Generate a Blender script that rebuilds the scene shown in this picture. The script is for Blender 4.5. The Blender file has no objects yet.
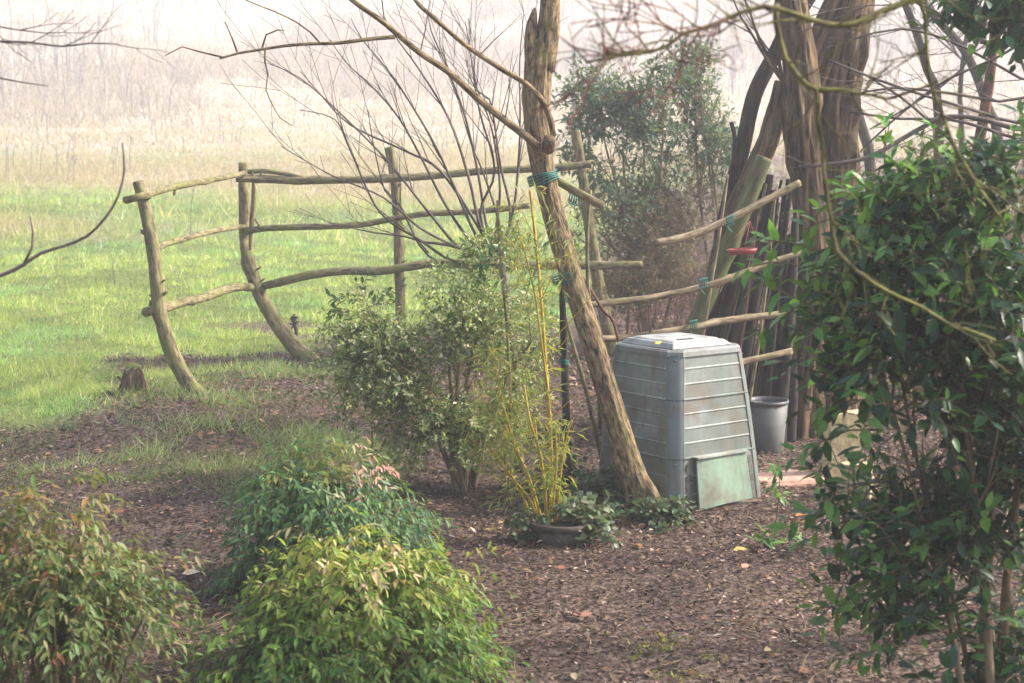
import bpy, math, random
import numpy as np
from mathutils import Vector, Matrix
R = math.radians
rs = np.random.RandomState(7)
random.seed(7)
sc = bpy.context.scene
col = sc.collection
# ------------------------------------------------------------------ camera, sky, sun, exposure
CAMH, HOR, F, W, H = 1.9, 150.0, 1600.0, 1024, 683
PITCH = math.atan((H / 2 - HOR) / F)
cam = bpy.data.cameras.new('camera'); camo = bpy.data.objects.new('camera', cam); col.objects.link(camo)
cam.sensor_width = 36; cam.lens = F / W * 36; cam.clip_start = .1; cam.clip_end = 1000
camo.location = (0, 0, CAMH); camo.rotation_euler = (R(90) - PITCH, 0, 0)
cam.dof.use_dof = True; cam.dof.focus_distance = 8.8; cam.dof.aperture_fstop = 5.0
sc.camera = camo
SUN_EL, SUN_AZ = R(38), R(82)          # azimuth clockwise from +Y
wd = bpy.data.worlds.new('World'); sc.world = wd; wd.use_nodes = True
nt = wd.node_tree; bg = nt.nodes['Background']
sky = nt.nodes.new('ShaderNodeTexSky'); sky.sky_type = 'NISHITA'; sky.sun_disc = False
sky.sun_elevation = SUN_EL; sky.sun_rotation = SUN_AZ; sky.air_density = 1.0; sky.dust_density = 3.0
nt.links.new(sky.outputs[0], bg.inputs[0]); bg.inputs[1].default_value = .15
sl = bpy.data.lights.new('sun', 'SUN'); sl.energy = 5.0; sl.angle = R(7); sl.color = (1, .93, .84)
so = bpy.data.objects.new('sun', sl); col.objects.link(so)
sd = Vector((math.sin(SUN_AZ) * math.cos(SUN_EL), math.cos(SUN_AZ) * math.cos(SUN_EL), math.sin(SUN_EL)))
so.rotation_euler = sd.to_track_quat('Z', 'Y').to_euler(); so.location = (30, 5, 30)
sc.view_settings.view_transform = 'Standard'; sc.view_settings.look = 'None'
sc.view_settings.exposure = 1.3; sc.view_settings.gamma = 1
sc.cycles.max_bounces = 8; sc.cycles.volume_bounces = 3; sc.cycles.transparent_max_bounces = 8
sc.cycles.diffuse_bounces = 3; sc.cycles.glossy_bounces = 2; sc.cycles.transmission_bounces = 4
sc.cycles.use_denoising = True
HAZE = 0.0056
HAZE_COL = (.835, .82, .86)

# ------------------------------------------------------------------ noise
_perm = rs.rand(64, 64, 64).astype(np.float32)
def vnoise(p):
    p = np.asarray(p, float); i = np.floor(p).astype(int); f = p - i; f = f * f * (3 - 2 * f)
    i0 = i % 64; i1 = (i + 1) % 64; x, y, z = f[..., 0], f[..., 1], f[..., 2]
    g = lambda a, b, c: _perm[a, b, c]
    x0, y0, z0 = i0[..., 0], i0[..., 1], i0[..., 2]; x1, y1, z1 = i1[..., 0], i1[..., 1], i1[..., 2]
    a = g(x0, y0, z0) * (1 - x) + g(x1, y0, z0) * x; b = g(x0, y1, z0) * (1 - x) + g(x1, y1, z0) * x
    c = g(x0, y0, z1) * (1 - x) + g(x1, y0, z1) * x; d = g(x0, y1, z1) * (1 - x) + g(x1, y1, z1) * x
    return (a * (1 - y) + b * y) * (1 - z) + (c * (1 - y) + d * y) * z
def fbm(p, o=4):
    p = np.asarray(p, float); s = 0; a = .5; t = 0
    for k in range(o): s = s + a * vnoise(p * 2 ** k + 7.3 * k); t += a; a *= .5
    return s / t
def n2(x, y, s, o=4, off=0): return fbm(np.stack([np.asarray(x, float) * s + off, np.asarray(y, float) * s + off * 1.7, np.zeros_like(np.asarray(x, float)) + off], -1), o)
def sstep(a, b, x): t = np.clip((x - a) / (b - a), 0, 1); return t * t * (3 - 2 * t)

# ------------------------------------------------------------------ terrain and projection
cp, sp_ = math.cos(PITCH), math.sin(PITCH)
def P(px, py, Y):
    b = (H / 2 - py) / F; s = Y / (cp + b * sp_)
    return Vector(((px - 512) / F * s, Y, CAMH + s * (b * cp - sp_)))
def proj(x, y, z):
    dz = np.asarray(z) - CAMH; d = y * cp - dz * sp_; u = y * sp_ + dz * cp
    return 512 + F * x / d, H / 2 - F * u / d
def terrain(x, y):
    x = np.asarray(x, float); y = np.asarray(y, float)
    t = np.clip(y - 9.5, 0, None)
    z = np.where(t < 16, .5 * .036 / 16 * t * t, .288 + .036 * (t - 16))
    z = z + .0016 * (np.clip(y, 62, 190) - 62) ** 2
    z = z - .036 * np.clip(y - 190, 0, None) + 2.2 * (n2(x, y, .03, 3, 40) - .5) * sstep(70, 130, y) * 2
    z = z + .22 * (n2(x, y, .12, 2, 3) - .5) * sstep(12, 30, y) * 3
    z = z + .05 * (n2(x, y, .9, 3, 5) - .5) + .02 * (n2(x, y, 4, 2, 9) - .5)
    z = z + .16 * np.exp(-((x + 2.6) / 1.5) ** 2 - ((y - 11.3) / .9) ** 2)
    z = z + .10 * np.exp(-((x + 1.9) / .8) ** 2 - ((y - 12.4) / .6) ** 2)
    z = z + .5 * sstep(2.5, 7, x) * sstep(11.5, 16, y)
    return z
def tz(x, y): return float(terrain(np.array([x]), np.array([y]))[0])
def G(px, py):
    lo = 3.0
    Y = np.arange(3, 330, .02); s = Y / (cp + (H / 2 - py) / F * sp_)
    X = (px - 512) / F * s; Z = CAMH + s * ((H / 2 - py) / F * cp - sp_)
    d = Z - terrain(X, Y); k = np.argmax(d < 0)
    return Vector((X[k], Y[k], float(terrain(X[k:k + 1], Y[k:k + 1])[0])))
def drop(p, dz=0): return Vector((p[0], p[1], tz(p[0], p[1]) + dz))
# where lawn, dry meadow and leaf litter lie, as functions of the ground position
def zones(x, y):
    z = terrain(x, y); px, py = proj(x, np.maximum(y, 1.5), z)
    nb = (n2(x, y, .8, 4, 11) - .5)
    edge = np.interp(px, [-400, 0, 60, 110, 180, 330, 420, 560, 640, 760, 1400], [440, 440, 432, 372, 345, 338, 330, 315, 195, 150, 128])
    lawn = sstep(26, -20, py - edge + nb * 120 + (n2(x, y, 4, 3, 13) - .5) * 60)
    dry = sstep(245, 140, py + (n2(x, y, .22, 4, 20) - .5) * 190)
    brush = sstep(575, 640, px + nb * 120) * sstep(10.5, 12, y) * (1 - lawn * .85)
    return lawn, dry, brush, px, py

# ------------------------------------------------------------------ mesh building
def tag(o, label=None, cat=None, group=None, kind=None):
    if label: o['label'] = label
    if cat: o['category'] = cat
    if group: o['group'] = group
    if kind: o['kind'] = kind
    return o
def empty(name, loc, label, cat, group=None):
    o = bpy.data.objects.new(name, None); col.objects.link(o); o.location = loc; o.empty_display_size = .1
    return tag(o, label, cat, group)
def link(name, me, mat, parent=None, smooth=False):
    o = bpy.data.objects.new(name, me); col.objects.link(o)
    if mat: me.materials.append(mat)
    me.polygons.foreach_set('use_smooth', np.full(len(me.polygons), bool(smooth)))
    if parent:
        o.parent = parent; o.matrix_parent_inverse = Matrix.Translation(-parent_world(parent))
    return o
def parent_world(p): return Vector(p.location)
def base_origin(o, at=None):
    """move the origin of a one-mesh thing to its base"""
    me = o.data; n = len(me.vertices); v = np.zeros(n * 3, np.float32); me.vertices.foreach_get('co', v); v = v.reshape(-1, 3)
    c = np.array(at[:] if at is not None else [v[:, 0].mean(), v[:, 1].mean(), v[:, 2].min()], np.float32)
    me.vertices.foreach_set('co', (v - c).ravel()); o.location = c.tolist(); me.update(); return o
def mesh_np(name, V, Fc, attrs=None):
    """V (n,3); Fc list of arrays (m,k) of equal-size faces"""
    me = bpy.data.meshes.new(name); V = np.asarray(V, np.float32)
    Fc = [np.asarray(f, np.int32) for f in Fc if len(f)]
    me.vertices.add(len(V)); me.vertices.foreach_set('co', V.ravel())
    loops = np.concatenate([f.ravel() for f in Fc]); sizes = np.concatenate([np.full(len(f), f.shape[1], np.int32) for f in Fc])
    me.loops.add(len(loops)); me.loops.foreach_set('vertex_index', loops)
    me.polygons.add(len(sizes)); st = np.concatenate([[0], np.cumsum(sizes)[:-1]]).astype(np.int32)
    me.polygons.foreach_set('loop_start', st); me.polygons.foreach_set('loop_total', sizes)
    for k, (dom, typ, arr) in (attrs or {}).items():
        a = me.attributes.new(k, typ, dom); arr = np.asarray(arr, np.float32)
        a.data.foreach_set({'FLOAT_COLOR': 'color', 'FLOAT_VECTOR': 'vector', 'FLOAT': 'value'}[typ], arr.ravel())
    me.update(calc_edges=True); return me
def spline(pts, rad, step):
    pts = [Vector(p) for p in pts]; n = len(pts)
    if n == 2 : seg = [(pts[0].lerp(pts[1], t), rad[0] * (1 - t) + rad[1] * t) for t in np.linspace(0, 1, max(2, int((pts[1] - pts[0]).length / step) + 1))]; return seg
    out = []
    for i in range(n - 1):
        p0 = pts[max(i - 1, 0)]; p1 = pts[i]; p2 = pts[i + 1]; p3 = pts[min(i + 2, n - 1)]
        k = max(1, int((p2 - p1).length / step))
        for j in range(k + (i == n - 2)):
            t = j / k; t2, t3 = t * t, t * t * t
            q = .5 * ((2 * p1) + (p2 - p0) * t + (2 * p0 - 5 * p1 + 4 * p2 - p3) * t2 + (3 * p1 - p0 - 3 * p2 + p3) * t3)
            out.append((q, rad[i] * (1 - t) + rad[i + 1] * t))
    return out
class MB:
    def __init__(s): s.V = []; s.Q = []; s.T = []; s.B = []; s.C = []; s.n = 0; s.uc = False
    def add(s, V, Q=(), T=(), B=None, C=None):
        V = np.asarray(V, float)
        if len(Q): s.Q.append(np.asarray(Q, int) + s.n)
        if len(T): s.T.append(np.asarray(T, int) + s.n)
        s.V.append(V); s.B.append(V if B is None else np.asarray(B)); s.n += len(V)
        if C is not None: s.uc = True
        s.C.append(np.ones((len(V), 3)) if C is None else np.broadcast_to(np.asarray(C, float), (len(V), 3)))
    def tube(s, pts, rad, sides=8, step=.08, rough=0, furrow=0, wob=0, seed=0, flare=0, C=None, capr=True, spl=True, knots=0):
        seg = spline(pts, rad, step) if spl else [(Vector(p), r) for p, r in zip(pts, rad)]
        c = np.array([p[:] for p, _ in seg]); r = np.array([q for _, q in seg]); n = len(c)
        if wob: c = c + (np.stack([fbm(np.stack([np.arange(n) * step * 1.8 + seed * 3.1 + k * 11, c[:, 2] * 0, c[:, 2] * 0 + seed], -1), 2) - .5 for k in range(3)], -1)) * 2 * wob * np.minimum(np.arange(n), 4)[:, None] / 4
        d = np.gradient(c, axis=0); ln = np.linalg.norm(d, axis=1, keepdims=True); d = d / np.maximum(ln, 1e-9)
        L = np.concatenate([[0], np.cumsum(np.linalg.norm(np.diff(c, axis=0), axis=1))])
        u = np.cross(d[0], [0, 0, 1.0]) if abs(d[0][2]) < .9 else np.cross(d[0], [1.0, 0, 0])
        u /= np.linalg.norm(u); us = []
        for k in range(n):
            u = u - d[k] * np.dot(u, d[k]); u /= max(np.linalg.norm(u), 1e-9); us.append(u)
        us = np.array(us); vs = np.cross(d, us)
        a = np.arange(sides) / sides * 2 * np.pi; ca, sa = np.cos(a), np.sin(a)
        rr = np.repeat(r[:, None], sides, 1)
        q = np.stack([ca[None] * 1.0 + 0 * L[:, None], sa[None] + 0 * L[:, None], np.repeat(L[:, None], sides, 1)], -1)
        if rough: rr = rr * (1 + rough * (fbm(q * [1.2, 1.2, 6] + seed * 5.7, 3) - .5) * 2)
        if furrow:
            k = max(2.0, r.max() * 40)
            f = fbm(q * [k, k, 2.2] + seed * 2.9, 3); f = np.abs(f - .5) * 4
            rr = rr * (1 + furrow * (np.clip(f, 0, 1) - .5)) * (1 + furrow * .9 * (fbm(q * [1.3, 1.3, .35] + seed, 2) - .5) * 2)
        if knots:
            for _ in range(knots):
                l0 = rs.rand() * L[-1]; a0 = rs.rand() * 6.28; sc_ = r.mean() * 1.1
                dl = (L[:, None] - l0) / sc_; da = (np.angle(np.exp(1j * (a[None] - a0)))) / .5
                rr = rr * (1 + .35 * np.exp(-dl ** 2 - da ** 2))
        if flare: rr = rr * (1 + flare * np.exp(-L / .14))[:, None] * (1 + .35 * flare * np.exp(-L / .2)[:, None] * np.cos(a * 4 + seed)[None])
        V = c[:, None] + us[:, None] * (ca[None] [..., None]) * rr[..., None] + vs[:, None] * (sa[None][..., None]) * rr[..., None]
        V = V.reshape(-1, 3)
        B = np.stack([ca[None] * r[:, None], sa[None] * r[:, None], np.repeat(L[:, None], sides, 1)], -1).reshape(-1, 3) + seed * 1.37
        i = np.arange(n - 1)[:, None] * sides; j = np.arange(sides)[None]; j2 = (j + 1) % sides
        Q = np.stack([i + j, i + j2, i + sides + j2, i + sides + j], -1).reshape(-1, 4)
        T = []
        if capr:
            V = np.vstack([V, c[:1], c[-1:]]); B = np.vstack([B, B[:1] * 0 + [0, 0, -.5], B[:1] * 0 + [0, 0, L[-1] + .5]]); m = n * sides
            jj = np.arange(sides); T = np.vstack([np.stack([(jj + 1) % sides, jj, jj * 0 + m], -1), np.stack([(n - 1) * sides + jj, (n - 1) * sides + (jj + 1) % sides, jj * 0 + m + 1], -1)])
        s.add(V, Q, T, B, C)
    def box(s, cx, cy, cz, sx, sy, sz, rot=0, C=None, M=None):
        v = np.array([[x, y, z] for x in (-.5, .5) for y in (-.5, .5) for z in (-.5, .5)]) * [sx, sy, sz]
        if M is not None: v = v @ np.array(M).T
        c_, s_ = math.cos(rot), math.sin(rot); v = v @ np.array([[c_, s_, 0], [-s_, c_, 0], [0, 0, 1]]) + [cx, cy, cz]
        s.add(v, [[0, 1, 3, 2], [4, 6, 7, 5], [0, 4, 5, 1], [2, 3, 7, 6], [0, 2, 6, 4], [1, 5, 7, 3]], C=C)
    def build(s, name, mat, parent=None, smooth=True, bevel=0):
        V = np.vstack(s.V); at = {'bk': ('POINT', 'FLOAT_VECTOR', np.vstack(s.B))}
        if s.uc: at['col'] = ('POINT', 'FLOAT_COLOR', np.hstack([np.vstack(s.C), np.ones((len(V), 1))]))
        me = mesh_np(name, V, ([np.vstack(s.Q)] if s.Q else []) + ([np.vstack(s.T)] if s.T else []), at)
        o = link(name, me, mat, parent, smooth)
        if bevel:
            b = o.modifiers.new('b', 'BEVEL'); b.width = bevel; b.segments = 2; b.limit_method = 'ANGLE'
        return o

# leaf templates: x across (fraction of width), y along (fraction of length), z lift (fraction of length)
T8 = np.array([[0, 0, 0], [-.46, .32, .03], [.46, .32, .03], [-.36, .68, 0], [.36, .68, 0], [0, 1, -.12], [0, .32, -.03], [0, .68, -.04]])
F8q = np.array([[1, 6, 7, 3], [6, 2, 4, 7]]); F8t = np.array([[0, 6, 1], [0, 2, 6], [3, 7, 5], [7, 4, 5]])
T4 = np.array([[0, 0, 0], [-.5, .45, .06], [0, 1, -.06], [.5, .45, .06]]); F4t = np.array([[0, 2, 1], [0, 3, 2]])
T3 = np.array([[-.5, 0, 0], [.5, 0, 0], [0, 1, 0]]); F3t = np.array([[0, 1, 2]])
def leafmesh(name, mat, parent, Pp, D, N, L, Wd, C, tmpl=8):
    Pp, D, N = (np.asarray(a, float) for a in (Pp, D, N)); L = np.asarray(L, float); n = len(Pp)
    D = D / np.maximum(np.linalg.norm(D, axis=1, keepdims=True), 1e-9)
    X = np.cross(D, N); X /= np.maximum(np.linalg.norm(X, axis=1, keepdims=True), 1e-9); Z = np.cross(X, D)
    T = {8: T8, 4: T4, 3: T3}[tmpl]; k = len(T); Wd = np.broadcast_to(np.asarray(Wd, float), (n,))
    V = Pp[:, None] + X[:, None] * (T[None, :, :1] * (L * Wd)[:, None, None]) + D[:, None] * (T[None, :, 1:2] * L[:, None, None]) + Z[:, None] * (T[None, :, 2:] * L[:, None, None])
    off = (np.arange(n) * k)[:, None, None]; Fs = []
    if tmpl == 8: Fs = [(F8q[None] + off).reshape(-1, 4), (F8t[None] + off).reshape(-1, 3)]
    else: Fs = [((F4t if tmpl == 4 else F3t)[None] + off).reshape(-1, 3)]
    Cc = np.repeat(np.hstack([np.clip(C, 0, 1), np.ones((n, 1))]), k, 0)
    me = mesh_np(name, V.reshape(-1, 3), Fs, {'col': ('POINT', 'FLOAT_COLOR', Cc)})
    return link(name, me, mat, parent, tmpl == 8)
def rdir(n): v = rs.normal(size=(n, 3)); return v / np.linalg.norm(v, axis=1, keepdims=True)
def mixc(a, b, t): t = np.asarray(t)[:, None]; return np.asarray(a)[None] * (1 - t) + np.asarray(b)[None] * t
def palette(n, cols, wts, var=.18):
    c = np.array(cols)[rs.choice(len(cols), n, p=np.array(wts) / sum(wts))]
    return c * (1 + var * (rs.rand(n, 1) - .5) * 2) * (1 + .06 * rs.normal(size=(n, 3)))

# ------------------------------------------------------------------ materials
def mat(name):
    m = bpy.data.materials.new(name); m.use_nodes = True; n = m.node_tree; n.nodes.clear()
    o = n.nodes.new('ShaderNodeOutputMaterial'); b = n.nodes.new('ShaderNodeBsdfPrincipled'); n.links.new(b.outputs[0], o.inputs[0])
    return m, n, b, o
def nd(n, t, **k):
    x = n.nodes.new('ShaderNode' + t)
    for a, v in k.items():
        if a.startswith('i_'): x.inputs[a[2:].replace('_', ' ')].default_value = v
        else: setattr(x, a, v)
    return x
def ramp(n, src, stops):
    r = nd(n, 'ValToRGB'); e = r.color_ramp.elements
    while len(e) < len(stops): e.new(.5)
    for k, (p, c) in enumerate(stops): e[k].position = p; e[k].color = (*c, 1) if len(c) == 3 else c
    n.links.new(src, r.inputs[0]); return r
def mixn(n, fac, a, b, bt='MIX'):
    x = nd(n, 'MixRGB', blend_type=bt)
    for s, v in ((0, fac), (1, a), (2, b)):
        if isinstance(v, (int, float)): x.inputs[s].default_value = v
        elif isinstance(v, tuple): x.inputs[s].default_value = (*v, 1)
        else: n.links.new(v, x.inputs[s])
    return x.outputs[0]
def leafmat(name, rough=.5, trans=.42, spec=.4, tint=(1.15, 1.25, .55)):
    m, n, b, o = mat(name); a = nd(n, 'Attribute', attribute_name='col')
    g = nd(n, 'NewGeometry'); nz = nd(n, 'TexNoise', i_Scale=60.0, i_Detail=2.0)
    c = mixn(n, .35, a.outputs[0], ramp(n, nz.outputs[0], [(.3, (.55, .55, .55)), (.7, (1.3, 1.3, 1.3))]).outputs[0], 'MULTIPLY')
    c = mixn(n, g.outputs['Backfacing'], c, mixn(n, .14, c, (.25, .3, .18)))
    n.links.new(c, b.inputs['Base Color']); b.inputs['Roughness'].default_value = rough
    b.inputs['Specular IOR Level'].default_value = spec
    t = nd(n, 'BsdfTranslucent'); n.links.new(mixn(n, 1.0, c, tint, 'MULTIPLY'), t.inputs[0])
    ms = nd(n, 'MixShader'); ms.inputs[0].default_value = trans
    n.links.new(b.outputs[0], ms.inputs[1]); n.links.new(t.outputs[0], ms.inputs[2]); n.links.new(ms.outputs[0], o.inputs[0])
    return m
def barkmat(name, dark, light, moss=None, mossamt=.5, su=30, sv=5, bump=.6, lich=0, dist=.01):
    m, n, b, o = mat(name); a = nd(n, 'Attribute', attribute_name='bk')
    mp = nd(n, 'Mapping'); n.links.new(a.outputs['Vector'], mp.inputs[0]); mp.inputs['Scale'].default_value = (su, su, sv)
    nz = nd(n, 'TexNoise', i_Scale=1.0, i_Detail=5.0, i_Roughness=.65); n.links.new(mp.outputs[0], nz.inputs[0])
    c = ramp(n, nz.outputs[0], [(.36, dark), (.52, tuple((x + y) / 2 for x, y in zip(dark, light))), (.68, light)]).outputs[0]
    n2_ = nd(n, 'TexNoise', i_Scale=3.0, i_Detail=4.0); n.links.new(a.outputs['Vector'], n2_.inputs[0])
    c = mixn(n, .5, c, ramp(n, n2_.outputs[0], [(.35, (.6, .6, .62)), (.65, (1.25, 1.2, 1.12))]).outputs[0], 'MULTIPLY')
    if moss:
        n3 = nd(n, 'TexNoise', i_Scale=9.0, i_Detail=5.0); n.links.new(a.outputs['Vector'], n3.inputs[0])
        f = ramp(n, n3.outputs[0], [(.62 - .3 * mossamt, (0, 0, 0)), (.75 - .2 * mossamt, (1, 1, 1))]).outputs[0]
        c = mixn(n, f, c, mixn(n, nz.outputs[0], tuple(x * .6 for x in moss), moss))
    if lich:
        v = nd(n, 'TexVoronoi', i_Scale=28.0); n.links.new(a.outputs['Vector'], v.inputs[0])
        f = ramp(n, v.outputs[0], [(.18 * lich + .08, (1, 1, 1)), (.18 * lich + .16, (0, 0, 0))]).outputs[0]
        c = mixn(n, f, c, (.42, .43, .36))
    n.links.new(c, b.inputs['Base Color']); b.inputs['Roughness'].default_value = .9; b.inputs['Specular IOR Level'].default_value = .2
    bp = nd(n, 'Bump', i_Strength=bump, i_Distance=dist); n.links.new(nz.outputs[0], bp.inputs['Height']); n.links.new(bp.outputs[0], b.inputs['Normal'])
    return m
def plainmat(name, c1, c2, scale=8, rough=.6, bump=.1, detail=5, spec=.4):
    m, n, b, o = mat(name); t = nd(n, 'TexCoord'); nz = nd(n, 'TexNoise', i_Scale=float(scale), i_Detail=float(detail), i_Roughness=.6)
    n.links.new(t.outputs['Object'], nz.inputs[0])
    n.links.new(ramp(n, nz.outputs[0], [(.35, c1), (.65, c2)]).outputs[0], b.inputs['Base Color'])
    b.inputs['Roughness'].default_value = rough; b.inputs['Specular IOR Level'].default_value = spec
    bp = nd(n, 'Bump', i_Strength=bump, i_Distance=.01); n.links.new(nz.outputs[0], bp.inputs['Height']); n.links.new(bp.outputs[0], b.inputs['Normal'])
    return m
M_leaf = leafmat('leaf_matte'); M_gloss = leafmat('leaf_gloss', .40, .3, .38)
M_litter = leafmat('litter', .8, .05, .2, (1, 1, 1)); M_grass = leafmat('grass_blade', .6, .35, .3)
M_bark = barkmat('trunk_bark', (.04, .029, .018), (.42, .31, .17), (.15, .15, .05), .12, 52, 15, 1.0, dist=.02)
M_barkbig = barkmat('furrowed_bark', (.018, .012, .008), (.23, .15, .08), (.10, .10, .045), .2, 34, 4.0, 1.0, dist=.02)
M_barkdark = barkmat('dark_bark', (.015, .013, .011), (.085, .072, .056), (.06, .065, .03), .35, 30, 4, .8)
M_barkgreen = barkmat('green_bark', (.06, .06, .03), (.2, .2, .1), (.13, .16, .05), .8, 24, 3, .5)
M_pole = barkmat('fence_bark', (.055, .046, .025), (.33, .275, .15), (.19, .20, .06), .5, 44, 11, .9)
M_rail = barkmat('bleached_rail', (.10, .075, .045), (.40, .32, .20), (.2, .18, .08), .3, 50, 10, .7, 0)
M_twig = barkmat('twig_bark', (.07, .056, .05), (.22, .185, .165), None, 0, 40, 8, .3)
M_twigred = barkmat('red_twig', (.08, .035, .025), (.2, .11, .085), None, 0, 40, 8, .3)
M_lichen = barkmat('lichen_bark', (.05, .042, .022), (.22, .20, .08), (.27, .27, .075), .5, 60, 22, .9)
M_stem = barkmat('shrub_stem', (.10, .075, .045), (.30, .22, .13), None, 0, 40, 8, .4)
M_cane = barkmat('bamboo_cane', (.36, .24, .035), (.52, .38, .065), (.28, .28, .05), .2, 60, 3, .1)
M_tie = plainmat('green_tie', (.01, .10, .08), (.015, .17, .13), 30, .5)
M_cut = plainmat('cut_wood', (.32, .25, .14), (.45, .36, .22), 20, .8)

# ================================================================== the ground
def build_ground():
    ys = [-40.0]
    while ys[-1] < 430:
        y = ys[-1]; ys.append(y + (.06 if 3.5 < y < 15 else .06 + .035 * (y - 15) if y >= 15 else max(.1, (3.5 - y) * .3)))
    t = np.linspace(-1, 1, 321); xs = np.sinh(t * 5.2) / np.sinh(5.2) * 300
    X, Y = np.meshgrid(xs, np.array(ys)); Z = terrain(X, Y)
    ny, nx = X.shape; i = np.arange(ny - 1)[:, None] * nx + np.arange(nx - 1)[None]
    Q = np.stack([i, i + 1, i + nx + 1, i + nx], -1).reshape(-1, 4)
    lawn, dry, brush, _, _ = zones(X, Y)
    C = np.stack([lawn, dry, brush, np.ones_like(lawn)], -1).reshape(-1, 4)
    me = mesh_np('ground', np.stack([X, Y, Z], -1).reshape(-1, 3), [Q], {'zone': ('POINT', 'FLOAT_COLOR', C)})
    m, n, b, o = mat('ground_soil')
    at = nd(n, 'Attribute', attribute_name='zone'); sp = nd(n, 'SeparateColor'); n.links.new(at.outputs[0], sp.inputs[0])
    tc = nd(n, 'TexCoord')
    def noise(s, d=5, r=.6):
        z = nd(n, 'TexNoise', i_Scale=float(s), i_Detail=float(d), i_Roughness=r); n.links.new(tc.outputs['Object'], z.inputs[0]); return z.outputs[0]
    vo = nd(n, 'TexVoronoi', i_Scale=55.0); n.links.new(tc.outputs['Object'], vo.inputs[0])
    chips = ramp(n, vo.outputs['Color'], [(.15, (.04, .028, .02)), (.5, (.09, .062, .05)), (.85, (.17, .125, .1))]).outputs[0]
    chips = mixn(n, .7, chips, ramp(n, noise(2.2), [(.35, (.55, .55, .6)), (.65, (1.2, 1.15, 1.1))]).outputs[0], 'MULTIPLY')
    green = ramp(n, noise(5), [(.3, (.08, .11, .03)), (.7, (.17, .21, .06))]).outputs[0]
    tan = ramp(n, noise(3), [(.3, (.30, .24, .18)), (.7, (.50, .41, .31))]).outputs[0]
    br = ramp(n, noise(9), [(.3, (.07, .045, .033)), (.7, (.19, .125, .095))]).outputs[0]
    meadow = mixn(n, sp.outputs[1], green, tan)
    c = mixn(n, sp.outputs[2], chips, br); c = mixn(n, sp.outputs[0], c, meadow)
    n.links.new(c, b.inputs['Base Color']); b.inputs['Roughness'].default_value = .95; b.inputs['Specular IOR Level'].default_value = .15
    bp = nd(n, 'Bump', i_Strength=.8, i_Distance=.02); n.links.new(noise(40, 3), bp.inputs['Height']); n.links.new(bp.outputs[0], b.inputs['Normal'])
    tag(link('ground', me, m, None, True), kind='structure')
build_ground()

def scatter(n, y0, y1, pad=1.12, pw=1.0):
    """points on the ground inside a wedge a little wider than the view, density even in the picture for pw=1, even on the ground for pw=2"""
    u = rs.rand(n)
    if pw == 2: Y = np.sqrt(y0 ** 2 + u * (y1 ** 2 - y0 ** 2))
    else: Y = y0 * (y1 / y0) ** u
    X = (rs.rand(n) * 2 - 1) * (512 / F * Y * pad + .5)
    return X, Y
def clearof(X, Y):
    k = np.ones(len(X), bool)
    k &= ~((np.abs(X - .93) < .36) & (np.abs(Y - 8.78) < .38))
    return k

# ---- grass, as masses nobody could count
def grass(name, label_kind, n, y0, y1, zone, hmin, hmax, wfac, cols, wts, lean=.5, thr=.5, pw=1.5, plain=False):
    X, Y = scatter(n, y0, y1, 1.15, pw); lawn, dry, brush, px, py = zones(X, Y)
    w = zone(lawn, dry, brush, X, Y, px, py); k = (rs.rand(n) < w) & clearof(X, Y); X, Y = X[k], Y[k]; m = len(X)
    Z = terrain(X, Y) - .01; h = hmin + (hmax - hmin) * rs.rand(m) ** 1.5
    h *= .55 + .9 * n2(X, Y, 1.1, 3, 30)
    D = np.stack([rs.normal(size=m) * lean, rs.normal(size=m) * lean, np.ones(m)], -1)
    N = np.stack([rs.normal(size=m) * .5, -np.ones(m), rs.normal(size=m) * .2], -1)
    patch = n2(X, Y, .55, 3, 44); cl = n2(X, Y, 2.6, 3, 51); h *= .55 + .9 * sstep(.4, .65, cl)
    C = palette(m, cols, wts) * (.35 + .75 * patch[:, None] + .55 * sstep(.35, .65, cl)[:, None])
    bl = sstep(.55, .66, n2(X, Y, .8, 3, 58))[:, None] * (not plain); C = C * (1 - bl * .5) + C * np.array([.62, .95, 1.25]) * bl * .5
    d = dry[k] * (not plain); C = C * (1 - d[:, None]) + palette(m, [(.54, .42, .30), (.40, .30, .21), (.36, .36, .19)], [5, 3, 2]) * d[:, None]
    o = leafmesh(name, M_grass, None, np.stack([X, Y, Z], -1), D, N, h, wfac * (Y / 14) / np.maximum(h, .02), C, 3)
    tag(o, kind='stuff'); return o
GR = [(.27, .35, .10), (.36, .42, .13), (.45, .46, .19), (.24, .32, .15), (.56, .48, .28)]
grass('meadow_grass', 0, 480000, 9.3, 60, lambda l, d, b, X, Y, px, py: l, .03, .12, .009, GR, [4, 4, 2, 2, 1], .55)
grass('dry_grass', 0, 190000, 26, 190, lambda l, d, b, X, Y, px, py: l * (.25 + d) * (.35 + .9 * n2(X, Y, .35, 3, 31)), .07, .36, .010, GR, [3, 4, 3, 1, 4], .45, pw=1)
grass('far_scrub', 0, 90000, 78, 190, lambda l, d, b, X, Y, px, py: (.08 + sstep(.46, .62, n2(X, Y, .08, 4, 66))) * sstep(72, 118, Y), .4, 2.2, .009, [(.28, .22, .20), (.36, .29, .26), (.22, .18, .175), (.42, .34, .28)], [3, 3, 3, 2], .45, pw=1, plain=True)
def weedy(l, d, b, X, Y, px, py):
    g = sstep(.48, .62, n2(X, Y, 1.6, 4, 77)) * sstep(430, 330, px) * sstep(535, 470, py) * (1 - l) + .5 * np.exp(-((px - 250) / 110) ** 2 - ((py - 415) / 30) ** 2) * (n2(X, Y, 3, 2, 5) > .5)
    return g
grass('weed_tufts', 0, 170000, 7.4, 14, weedy, .03, .15, .008, [(.18, .25, .09), (.24, .29, .12), (.3, .3, .2), (.13, .17, .06)], [3, 3, 2, 2], .8)
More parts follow.
